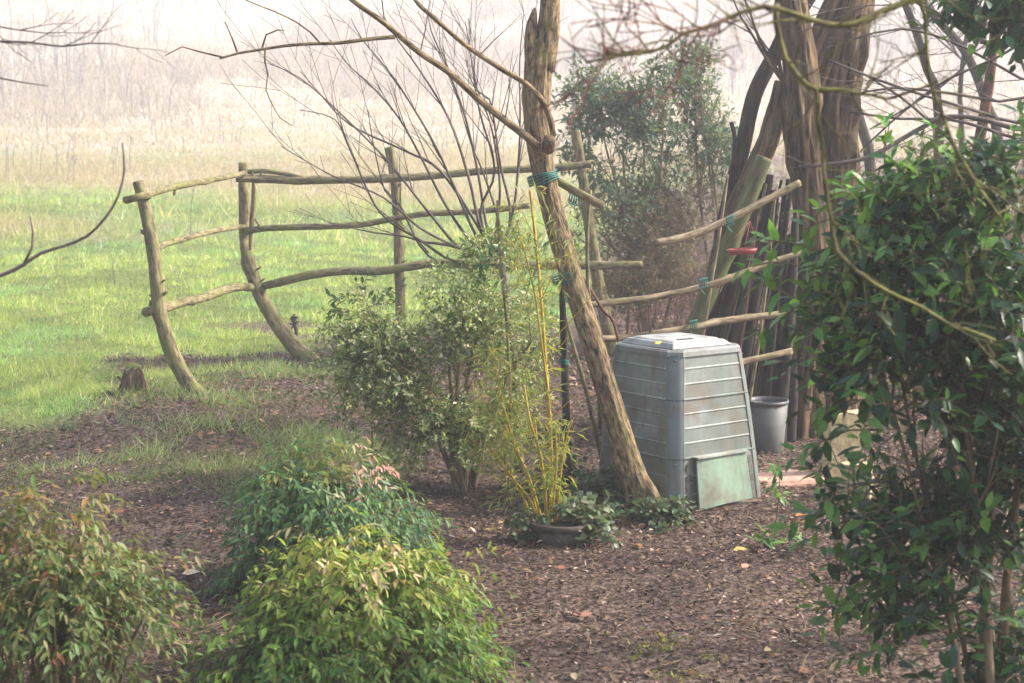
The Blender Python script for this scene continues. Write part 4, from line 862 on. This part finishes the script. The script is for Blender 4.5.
laurel('scrub_bush', 'brownish leafless thicket on the bank right of the broad furrowed trunk', [(900, 195, 0, .5, .5, .3, 2), (960, 200, .3, .5, .5, .3, 2), (1020, 190, 0, .5, .5, .35, 2), (880, 230, -.2, .4, .4, .3, 1.5), (930, 175, .6, .4, .4, .2, 1), (990, 165, .5, .4, .4, .25, 1)], (940, 270), 13.5, 1100, .045, ([(.14, .09, .065), (.20, .13, .10), (.26, .18, .14), (.10, .11, .05)], [3, 3, 3, 1.5]), 12.1, 4, [(880, 190), (920, 170), (950, 180), (990, 160), (1010, 175), (900, 200), (1030, 170)], .44, 6)

# ---------------------------------------------------------------- ivy at the tree foot, the pot and the bamboo
def ivy(name, label, blobs, n, seed, size=.036, root=None, cols=None):
    cols = cols or ([(.035, .07, .03), (.055, .10, .045), (.08, .13, .06), (.13, .17, .10), (.10, .07, .05)], [3, 4, 3, 1, .7])
    B = [(drop(P(x, y, Y), dz), rx, ry, rz, w) if root is None else (P(x, y, Y), rx, ry, rz, w) for (x, y, Y, dz, rx, ry, rz, w) in blobs]
    Pp, d, _ = blobs_sample(B, n, 0); 
    if root is None: Pp[:, 2] = np.maximum(Pp[:, 2], terrain(Pp[:, 0], Pp[:, 1]) + .02)
    k = fbm(Pp * 7 + seed, 2) > .42; Pp, d = Pp[k], d[k]; D = rdir(len(d)); D[:, 2] = np.abs(D[:, 2]) * .5 - (.35 if root else 0); tw = MB()
    t = empty(name, drop(B[0][0]) if root is None else root, label, 'ivy' if 'ivy' in name else 'plant')
    build_leaves('foliage', M_gloss, t, [shoots(Pp, D, 5, .11, size, .85, lambda p, dd, i, q: palette(len(p), *cols), droop=.35, whorl=True, twig=tw, twr=.0018)], 8); tw.build('vines', M_stem, t)
ivy('ivy_patch', 'dark ivy and leaf tangle round the foot of the leaning tree', [(600, 480, 8.5, .04, .30, .25, .16, 3), (655, 515, 8.15, .02, .20, .14, .09, 2.2), (570, 460, 8.9, .05, .25, .3, .16, 2), (620, 440, 8.9, .08, .12, .2, .2, 1.2), (640, 530, 7.9, .0, .18, .12, .06, .9), (668, 518, 8.1, .0, .09, .08, .06, .6), (615, 510, 8.1, .02, .16, .12, .1, 1.4)], 900, 2)
def pot():
    c = drop(P(563, 545, 7.75), -.07); t = empty('clay_pot', c, 'wide half-sunk grey-brown clay pot holding the yellow bamboo', 'pot'); m = plainmat('grey_clay', (.06, .047, .038), (.12, .095, .078), 12, .85, .3)
    b = MB(); h = .17; lathe(b, c, [(0, 0), (.11, 0), (.14, .05), (.165, h - .03), (.158, h - .03), (.13, h - .05), (0, h - .05)], 36); b.build('bowl', m, t)
    b = MB(); lathe(b, c, [(.163, h - .032), (.178, h - .028), (.180, h - .004), (.172, h), (.158, h - .002), (.156, h - .03)], 36); b.build('rim', m, t)
    b = MB(); lathe(b, c, [(.150, h - .035), (.07, h - .015), (0, h - .01)], 30); b.build('soil', plainmat('potting_soil', (.03, .022, .016), (.07, .05, .04), 40, .95, .6), t)
    return c, h
PC, PH = pot()
ivy('potted_ivy', 'ivy spilling over the right rim of the clay pot', [(575, 508, 7.75, 0, .11, .11, .06, 2), (590, 520, 7.68, 0, .05, .06, .05, 1), (530, 520, 7.75, 0, .07, .08, .07, 1.4), (598, 530, 7.6, 0, .04, .05, .04, .5)], 140, 5, .04, PC + Vector((.04, 0, PH)), ([(.06, .11, .05), (.10, .15, .07), (.16, .20, .12), (.09, .08, .05)], [3, 3, 2, 1]))
def bamboo():
    root = PC + Vector((-.03, 0, PH - .02)); t = empty('yellow_bamboo', root, 'yellow-caned bamboo with narrow yellowish leaves growing from the clay pot', 'bamboo'); Y = PC.y
    canes = [([(551, 512), (550, 440), (546, 370), (541, 300), (535, 235), (530, 190)], 2.1), ([(554, 512), (552, 460), (549, 400), (541, 340), (534, 290), (520, 235)], 1.2), ([(540, 515), (525, 470), (507, 420), (497, 375), (490, 350)], 1.3),
             ([(543, 515), (530, 480), (516, 450), (505, 425)], 1.4), ([(533, 516), (520, 490), (500, 462), (488, 445)], 1.5), ([(548, 515), (543, 470), (537, 440), (535, 420)], 1.3), ([(538, 515), (530, 500), (514, 480), (510, 470)], 1.4), ([(557, 512), (561, 470), (566, 440), (572, 420)], 1.2),
             ([(547, 512), (541, 460), (530, 420), (524, 385)], 1.3), ([(552, 512), (556, 470), (556, 430)], 1.3)]
    arrs = []
    for k, (pts, r) in enumerate(canes):
        b = MB(); w = [P(x, y, Y - .02 * k + .05 + .012 * j * (-1) ** k) for j, (x, y) in enumerate(pts)]; w[0] = Vector((w[0].x, PC.y + .05 * math.sin(k), root.z - .01)); n = len(w)
        sg = spline(w, [px2m(r, Y) * (1 - .45 * j / n) for j in range(n)], .015); q = [p for p, _ in sg]; rr = [x * (1.25 if j % 6 == 0 else 1) for j, (_, x) in enumerate(sg)]
        b.tube(q, rr, 8, spl=False, seed=k * 3)
        if k == 0:
            for s, e in (((545, 365), (572, 330)), ((541, 300), (508, 262)), ((548, 345), (600, 285)), ((536, 240), (520, 205)), ((546, 420), (575, 395)), ((541, 300), (560, 255))):
                b.tube([P(*s, Y + .05), P((s[0] + e[0]) / 2, (s[1] + e[1]) / 2 + 2, Y + .02), P(*e, Y - .02)], [.003, .0025, .0015], 4, .05, capr=False)
        b.build('cane', M_cane, t)
        lo = .35 if k else .25
        A = np.array([p[:] for p in q]); A = A[int(len(A) * lo):]; A = A[rs.rand(len(A)) < (.75 if k else .35)]
        if len(A): arrs.append(shoots(A, rdir(len(A)) * [1, 1, .4] + [0, 0, .25], 4, .10, .075, .11, lambda p, dd, i, z: palette(len(p), [(.38, .36, .09), (.28, .31, .08), (.18, .24, .07), (.46, .40, .16)], [3, 3, 3, 2]), droop=.5, spread=.7))
    A = np.array([P(497 + rs.normal() * 16, 405 + rs.normal() * 38, Y + rs.normal() * .05)[:] for _ in range(120)] + [P(520 + rs.normal() * 9, 235 + rs.normal() * 25, Y + rs.normal() * .04)[:] for _ in range(34)] + [P(558 + rs.normal() * 12, 262 + rs.normal() * 18, Y - .02)[:] for _ in range(20)])
    tw = MB(); arrs.append(shoots(A, rdir(len(A)) + [0, 0, .2], 4, .10, .075, .11, lambda p, dd, i, z: palette(len(p), [(.34, .33, .10), (.25, .28, .08), (.18, .24, .07), (.42, .37, .16)], [3, 3, 3, 2]), droop=.5, spread=.7, twig=tw, twr=.001))
    build_leaves('leaves', M_leaf, t, arrs, 4); tw.build('twigs', M_cane, t)
bamboo()
def stakes():
    for (pts, Y, r, lab, m) in (([(568, 478), (567, 420), (565, 360), (563, 310), (562, 268)], 8.6, 4.2, 'upright dark bark-covered stake between the bamboo and the leaning tree', M_barkdark), ([(512, 490), (510, 400), (506, 320), (499, 240), (497, 200)], 8.4, 1.6, 'thin pale upright stick left of the bamboo', M_pole),
                                ([(610, 470), (588, 400), (568, 330), (560, 300)], 8.9, 2.2, 'thin brown stick leaning left behind the leaning tree', M_pole), ([(634, 470), (618, 338), (603, 310), (588, 285), (574, 262), (566, 240)], 9.3, 1.7, 'thin reddish stem slanting behind the turquoise tie of the leaning tree', M_twigred)):
        g = drop(P(*pts[0], Y), -.03); b = MB(); w = [g] + [P(x, y, Y) for x, y in pts[(1 if pts[0][1] > 400 else 0):]]; n = len(w); b.tube(w, [px2m(r, Y) * (1 - .3 * k / n) for k in range(n)], 9, .04, rough=.14, wob=.01, seed=r, knots=3)
        tag(base_origin(b.build('garden_stake', m), g), lab, 'stick')
    t = empty('green_tie', P(564, 362, 8.55), 'small green string tie wound round the dark stake', 'tie')
    for (x, y) in ((564, 362), (565, 300)):
        b = MB(); c = P(x, y, 8.6)
        for q in range(3): b.tube([c + Vector((math.cos(a) * .026, math.sin(a) * .026, (q - 1) * .01 + .005 * math.sin(3 * a))) for a in np.linspace(0, 6.28, 15)], [.003] * 15, 4, spl=False)
        b.build('loop', M_tie, t)
stakes()

# ---------------------------------------------------------------- bare fan-shaped young tree with purple-grey stems
def fan_tree():
    g = drop(P(520, 455, 9.4)); t = empty('bare_fan_tree', g, 'leafless young tree fanning thin purple-grey stems up and left over the fence', 'tree'); Y = 9.4
    b = MB(); hub = P(500, 262, Y); b.tube([g, g.lerp(hub, .5) + Vector((.03, 0, 0)), hub], [.035, .028, .022], 12, .05, rough=.12, wob=.02); b.build('trunk', M_twig, t)
    S = [[(463, 250), (428, 211), (393, 167), (349, 123), (301, 79), (270, 64)], [(455, 246), (420, 228), (384, 198), (332, 176), (281, 147)], [(470, 240), (446, 205), (425, 165), (400, 120), (375, 90), (345, 62), (330, 40)], [(475, 235), (455, 190), (432, 140), (395, 80), (362, 40), (350, 18)],
         [(482, 230), (470, 180), (450, 120), (420, 70), (398, 40), (385, 18)], [(478, 225), (440, 170), (405, 150), (350, 125), (320, 95), (300, 72)], [(488, 232), (478, 175), (465, 120), (448, 70), (432, 30), (428, 8)], [(480, 215), (495, 170), (480, 110), (472, 60), (466, 20)],
         [(495, 240), (500, 190), (492, 130), (476, 85), (474, 62)], [(505, 240), (515, 200), (520, 150), (521, 110), (520, 60), (524, 12)], [(455, 262), (420, 240), (380, 212), (350, 150), (335, 120), (300, 110)], [(500, 232), (492, 200), (478, 160), (470, 140), (462, 90)], [(450, 245), (425, 242), (405, 236), (372, 232), (352, 228)], [(470, 262), (440, 262), (420, 245), (400, 205), (385, 190), (373, 140), (368, 110)],
         [(510, 215), (500, 165), (489, 100), (475, 90), (465, 60)]]
    for k, s in enumerate(S):
        b = MB(); dy = rs.normal() * .12; w = [hub + Vector((0, 0, -.02 * (k % 4)))] + [P(x, y, Y + dy * (j + 1) / 3) for j, (x, y) in enumerate(s)]; n = len(w)
        r = [max(.002, px2m(2.0, Y) * (1 - .8 * j / (n - 1))) for j in range(n)]; b.tube(w, r, 6, .06, wob=.008, seed=k)
        for j in range(2, n - 1):
            for _ in range(2):
                if rs.rand() < .7: grow(b, w[j].lerp(w[j + 1], rs.rand()), (w[j + 1] - w[j]).normalized() + Vector(rdir(1)[0]) * .55 + Vector((0, 0, .3)), .22 + .35 * rs.rand(), max(.0022, r[j] * .55), 1, kids=2, wig=.1, minr=.0016)
        b.build('branch', M_twig, t)
fan_tree()

# ---------------------------------------------------------------- distant bare trees and bank
def bare_tree(label, base, pts, Y, r, seed, grp=None, kids=5, m=None, n_tw=8, tl=1.2, crown=True):
    g = drop(P(base[0], base[1], Y)); t = empty('bare_tree', g, label, 'tree', grp); b = MB(); w = [g - Vector((0, 0, .05))] + [P(x, y, Y) for x, y in pts]; n = len(w)
    b.tube(w, [px2m(r, Y) * (1 - .5 * k / n) for k in range(n)], 10, .15, rough=.12, wob=.03, seed=seed, flare=.2); b.build('trunk', m or M_barkdark, t)
    b = MB()
    for _ in range(n_tw): j = rs.randint(n // 2, n); grow(b, w[j], (rs.normal(), rs.normal() * .6, .6), tl * (.6 + .6 * rs.rand()), px2m(r * .4, Y), 2, kids=4, minr=.003)
    if n_tw: b.build('crown', M_twig, t)
bare_tree('pale bent trunk just right of the broad furrowed trunk, in the mist', (874, 190), [(871, 174), (865, 137), (857, 110), (848, 80), (842, 40), (838, -10), (835, -80)], 16, 6, 1)
bare_tree('thin straight pale tree in the mist behind the upright shoots of the glossy shrub', (940, 165), [(938, 120), (928, 70), (917, 30), (905, 0), (890, -60)], 15, 5, 2)
bare_tree('thin pale tree curving left in the mist near the right edge', (1004, 200), [(998, 150), (990, 110), (978, 75), (962, 45), (940, 20), (915, -10), (890, -50)], 15, 5.5, 3)
bare_tree('very thin hazy sapling between the two pale misty trees', (962, 190), [(961, 140), (958, 100), (962, 60), (968, 20), (970, -30)], 17, 3, 4)
bare_tree('dark reddish leaning trunk nearest the right edge, rising behind the glossy shrub', (962, 240), [(966, 200), (972, 165), (979, 125), (986, 85), (993, 45), (998, 10), (1003, -40), (1008, -110)], 8.5, 6.5, 5, m=M_twigred, n_tw=4)
# hazy brush arching through the gap at the right
def arcs():
    L = [([(800, 165), (862, 158), (900, 140), (950, 118), (1010, 128), (1060, 150)], 2.6), ([(830, 60), (880, 80), (940, 100), (1000, 118), (1060, 145)], 1.6), ([(850, 110), (900, 118), (950, 120), (1000, 135), (1070, 165)], 1.6), ([(860, 70), (900, 95), (930, 120), (960, 150)], 1.5),
         ([(860, 150), (890, 120), (935, 85), (990, 60), (1060, 40)], 1.4), ([(850, 95), (890, 88), (940, 92), (1000, 102), (1060, 105)], 1.4), ([(870, 130), (920, 100), (960, 70), (985, 20), (990, -20)], 1.3), ([(855, 40), (900, 30), (950, 42), (1020, 80), (1060, 100)], 1.4)]
    g = drop(P(1085, 420, 7.5)); t = empty('arching_shrub', g, 'leafless shrub arching thin purplish stems in from the right edge above the glossy shrub', 'shrub')
    for k, (s, r) in enumerate(L):
        b = MB(); w = [P(x, y, 7.5 + .05 * k) for x, y in s][::-1]; w = [g, g.lerp(w[0], .6) + Vector((.1, 0, .2))] + w; n = len(w)
        b.tube(w, [px2m(r * 1.5, 7.5) * (1 - .6 * j / n) for j in range(n)], 6, .08, wob=.012, seed=k)
        for j in range(2, n - 1): grow(b, w[j], (w[j + 1] - w[j]).normalized() + Vector(rdir(1)[0]) * .6, .35, .003, 1, kids=2)
        b.build('branch', M_twig, t)
arcs()

# ---------------------------------------------------------------- branches of trees that stand just outside the picture
def lichen_tree():
    Y = 3.5; g = drop((1.75, 3.9, 0)); t = empty('lichen_tree', g, 'tree with yellow-green lichened branches hanging in across the top right, blurred and near', 'tree')
    b = MB(); b.tube([g - Vector((0, 0, .1)), g + Vector((.05, 0, .8)), g + Vector((0, -.05, 1.8)), g + Vector((-.05, -.1, 2.6)), g + Vector((0, -.1, 3.6))], [.09, .08, .07, .055, .03], 20, .05, rough=.1, furrow=.12, flare=.3); b.build('trunk', M_lichen, t)
    root = g + Vector((-.05, -.1, 2.35))
    L = [([(1060, -30), (960, -12), (900, 5), (880, 13), (854, 26), (825, 27), (790, 16), (762, 9), (731, 18), (708, 28), (682, 35), (666, 47), (650, 53), (608, 58), (585, 63)], 3.8, 1.0, 0), ([(776, 4), (776, 22), (780, 39), (786, 58), (797, 74), (807, 85), (818, 91), (820, 108), (820, 123), (824, 150), (826, 175), (829, 200), (833, 222), (839, 253), (855, 270), (876, 285), (900, 298), (923, 308), (950, 325), (971, 332), (997, 342)], 3.2, 1.2, 1),
         ([(818, 91), (832, 90), (845, 90), (858, 94), (870, 95), (885, 99), (897, 98)], 2.4, 1.1, 1), ([(1020, -40), (926, -20), (926, 20), (928, 68), (935, 98), (944, 121), (952, 145), (963, 163), (975, 185), (990, 205), (1003, 225)], 2.4, 1.2, 2)]
    for k, (s, r0, r1, md) in enumerate(L):
        b = MB(); w = [P(x, y, Y - .015 * j * (k == 0)) for j, (x, y) in enumerate(s)]
        if md != 1: w = [root + Vector((0, 0, -.1 * k))] + w
        n = len(w); b.tube(w, [px2m(r0 + (r1 - r0) * j / n, Y) for j in range(n)], 10, .03, rough=.22, wob=.010, seed=k, knots=16)
        for j in range(2, n - 1):
            for _ in range(2 if k != 1 else 1): grow(b, w[j].lerp(w[j + 1], rs.rand()), Vector(rdir(1)[0]) * .8 + (w[j + 1] - w[j]).normalized() * .5, .08 + .12 * rs.rand(), .003, 1, kids=2, minr=.0012)
        b.build('branch', M_lichen, t)
    for (s, e) in (((708, 28), (665, -10)), ((682, 35), (640, 5)), ((666, 47), (700, 90)), ((650, 53), (612, 20)), ((608, 58), (585, 120)), ((608, 58), (602, 20)), ((731, 18), (690, -5)), ((682, 35), (600, 30)), ((640, 55), (560, 75)), ((720, 22), (745, 60)), ((700, 30), (640, 78))):
        p0, p1 = P(*s, Y - .1), P(*e, Y - .35); b = MB(); grow(b, p0, p1 - p0, (p1 - p0).length * 1.1, .0035, 2, up=0, kids=3, wig=.25, minr=.0014); b.build('side_twig', M_twigred, t)
lichen_tree()
def left_tree():
    Y = 4.6; g = drop((-2.3, 4.9, 0)); t = empty('bare_tree', g, 'tree reaching a bare curved twig and thin top twigs in from the left edge', 'tree')
    b = MB(); b.tube([g - Vector((0, 0, .1)), g + Vector((.02, 0, 1)), g + Vector((.1, 0, 2)), g + Vector((.1, 0, 3.2))], [.07, .06, .05, .03], 14, .06, rough=.1, furrow=.1, flare=.3); b.build('trunk', M_bark, t)
    for k, (s, r, z) in enumerate((([(-60, 292), (0, 276), (22, 266), (40, 254), (62, 247), (86, 237), (105, 218), (118, 196), (124, 170), (122, 143)], 1.6, .9), ([(-60, 38), (0, 42), (30, 43), (62, 47), (90, 44), (118, 45)], 1.0, 1.9), ([(-60, 15), (-10, 25), (20, 30), (45, 33)], .8, 1.8))):
        w = [g + Vector((.05, 0, z))] + [P(x, y, Y) for x, y in s]; n = len(w); b = MB(); b.tube(w, [px2m(r * (1.5 - j / n), Y) for j in range(n)], 7, .03, wob=.004, seed=k, rough=.15)
        if k == 0: b.tube([P(23, 266, Y), P(32, 248, Y), P(33, 232, Y), P(30, 216, Y)], [px2m(1.7, Y), px2m(1.3, Y), px2m(1.1, Y), px2m(.8, Y)], 6, .03)
        else:
            for j in range(2, n): grow(b, w[j], Vector((.9, 0, rs.normal() * .4)), .15, .0018, 1, kids=2, minr=.001)
        b.build('branch', M_twig, t)
    b = MB(); b.tube([P(-40, 60, Y), P(0, 78, Y), P(20, 82, Y), P(48, 86, Y)], [.004, .003, .002, .0015], 5, .04); b.tube([g + Vector((.08, 0, 1.7)), P(-40, 60, Y)], [.006, .004], 5, .1); b.build('branch', M_twig, t)
left_tree()
def holly():
    g = drop((2.55, 6.2, 0)); t = empty('ivy_clad_tree', g, 'broad green leaves of a climber hanging in the top right corner', 'tree'); b = MB()
    top = P(1000, -20, 6.2); b.tube([g - Vector((0, 0, .1)), g + Vector((0, 0, 1.5)), g + Vector((-.1, 0, 2.6)), g + Vector((-.1, 0, 3.2))], [.08, .07, .06, .04], 14, .06, rough=.1, flare=.3)
    b.tube([g + Vector((-.05, 0, 2.1)), P(1040, -10, 6.2), top, P(965, -15, 6.2)], [.03, .02, .012, .005], 8, .05); b.build('trunk', M_barkdark, t)
    B = [(P(1005, -10, 6.2), .16, .2, .09, 2), (P(1015, 25, 6.2), .08, .1, .1, 1), (P(965, 0, 6.2), .05, .1, .06, .6), (P(1055, 0, 6.2), .2, .2, .2, 1)]; Pp, d, _ = blobs_sample(B, 90, .1); tw = MB()
    build_leaves('foliage', M_gloss, t, [shoots(Pp, rdir(len(Pp)) + [0, 0, -.5], 5, .13, .075, .6, lambda p, dd, i, q: palette(len(p), [(.02, .07, .025), (.035, .10, .03), (.06, .14, .05)], [3, 3, 1]), droop=.3, twig=tw)], 8); tw.build('twigs', M_stem, t)
holly()

# ---------------------------------------------------------------- small things on the ground
def seedling(px, py, Y, h, n, lab, leaf=.07):
    g = drop(P(px, py, Y)); t = empty('seedling', g, lab, 'seedling'); b = MB(); e = g + Vector((.02, 0, h)); b.tube([g - Vector((0, 0, .02)), g.lerp(e, .5) + Vector((.01, 0, 0)), e], [.004, .003, .002], 5, .04); b.build('stem', M_stem, t)
    A = np.array([g.lerp(e, .35 + .65 * rs.rand())[:] for _ in range(n)]); build_leaves('leaves', M_gloss, t, [shoots(A, rdir(n) * [1, 1, .3] + [0, 0, .3], 3, .05, leaf, .4, lambda p, dd, i, q: palette(len(p), [(.10, .22, .05), (.15, .28, .07), (.06, .15, .06)], [2, 2, 1]), droop=.25)], 8)
seedling(775, 500, 7.9, .36, 8, 'leafy green seedling standing before the grey tub', .075)
seedling(762, 530, 7.6, .05, 7, 'low flat seedling on the wood chips right of the bin hatch', .075)
seedling(800, 520, 7.5, .06, 6, 'low green sprig on the wood chips near the glossy shrub', .07)
seedling(600, 385, 10.6, .3, 8, 'bright green seedling seen between the leaning tree and the bin')
seedling(640, 245, 13, .3, 8, 'pale green seedling in the brown scrub behind the fence end', .09)
def leaf_thing(px, py, s, c, lab, rot):
    g = G(px, py); n = 1; o = leafmesh('fallen_leaf', M_litter, None, [[0, 0, 0]], [[math.cos(rot), math.sin(rot), .15]], [[.1, -.35, 1]], [s], .62, np.array([c]), 8); o.location = g + Vector((0, 0, .028)); tag(o, lab, 'leaf')
leaf_thing(733, 557, .07, (.6, .45, .13), 'bright yellow fallen leaf on the wood chips below the bin', .2)
leaf_thing(560, 576, .06, (.22, .09, .06), 'reddish-brown fallen leaf standing on the wood chips below the pot', 1.3)
leaf_thing(580, 623, .06, (.24, .12, .085), 'reddish fallen leaf flat on the wood chips, lower middle', .5)
leaf_thing(712, 493, .06, (.4, .42, .1), 'small yellow-green leaf at the foot of the bin hatch', .1)
leaf_thing(795, 521, .055, (.45, .2, .08), 'orange-brown fallen leaf right of the low seedling', .1)
leaf_thing(182, 580, .08, (.70, .58, .36), 'pale cream fallen leaf between the left bush and the pink-tipped bush', .3)
leaf_thing(172, 613, .08, (.45, .22, .15), 'pinkish-brown fallen leaf near the left bush', 0)
leaf_thing(742, 574, .06, (.42, .2, .13), 'small reddish leaf just under the bright yellow leaf', .9)
def lid_leaf():
    o = leafmesh('fallen_leaf', M_litter, None, [[0, 0, 0]], [[.8, .3, .3]], [[0, -.4, 1]], [.045], .8, np.array([(.55, .42, .12)]), 8); z = tz(.93, 8.77) + .87
    o.location = P(655, 344, 8.5); tag(o, 'small yellowish leaf lying on the front left of the bin lid', 'leaf')
lid_leaf()
def stump():
    g = G(133, 392); t = empty('mossy_stump', g, 'low rotten stump with mossy yellow top, left of the first curved fence post', 'stump'); b = MB()
    b.tube([g - Vector((0, 0, .05)), g + Vector((0, 0, .08)), g + Vector((.01, 0, .15)), g + Vector((.02, 0, .19))], [.12, .09, .075, .03], 20, .02, rough=.3, furrow=.2); b.build('wood', M_barkbig, t)
    b = MB(); b.tube([g + Vector((0, 0, .155)), g + Vector((-.02, 0, .2))], [.07, .03], 14, .015, rough=.4); b.build('moss_cap', plainmat('moss', (.14, .17, .04), (.3, .28, .08), 50, .95, .6), t)
    g = G(296, 338); b = MB(); b.tube([g - Vector((0, 0, .04)), g + Vector((.0, 0, .08)), g + Vector((-.02, 0, .17)), g + Vector((-.01, 0, .24))], [.02, .018, .016, .01], 8, .02, rough=.3)
    for _ in range(16): q = g + Vector((-.015, 0, .10 + .13 * rs.rand())); b.tube([q, q + Vector(rdir(1)[0]) * .05], [.012, .005], 5, .02)
    tag(base_origin(b.build('knobbly_stub', M_barkdark), g), 'dark knobbly pruned stub just right of the second curved fence post', 'stump')
    g = G(115, 288); b = MB(); b.tube([g, g + Vector((-.01, 0, .2)), g + Vector((-.03, 0, .42))], [.008, .006, .003], 5, .06, wob=.01); tag(base_origin(b.build('dead_stalk', M_twig), g), 'lone dead stalk upright in the green grass left of the fence', 'stalk')
stump()

# ================================================================== the misty air
def haze():
    m = bpy.data.materials.new('mist'); m.use_nodes = True; n = m.node_tree; n.nodes.clear()
    o = n.nodes.new('ShaderNodeOutputMaterial'); v = n.nodes.new('ShaderNodeVolumePrincipled'); n.links.new(v.outputs[0], o.inputs['Volume'])
    v.inputs['Density'].default_value = HAZE; v.inputs['Color'].default_value = (*HAZE_COL, 1); v.inputs['Anisotropy'].default_value = .45
    zz = terrain(*np.meshgrid(np.linspace(-300, 300, 80), np.linspace(-40, 432, 90)))
    z0, z1 = float(zz.min()) - 1, max(float(zz.max()), 6.5) + .6
    b = MB(); b.box(0, 195, (z0 + z1) / 2, 602, 474, z1 - z0); h = b.build('haze', m, None, False); tag(h, kind='stuff'); h.data.materials[0].cycles.homogeneous_volume = True if hasattr(h.data.materials[0].cycles, 'homogeneous_volume') else None
    print('haze z', z0, z1, 'terrain max', zz.max())
haze()
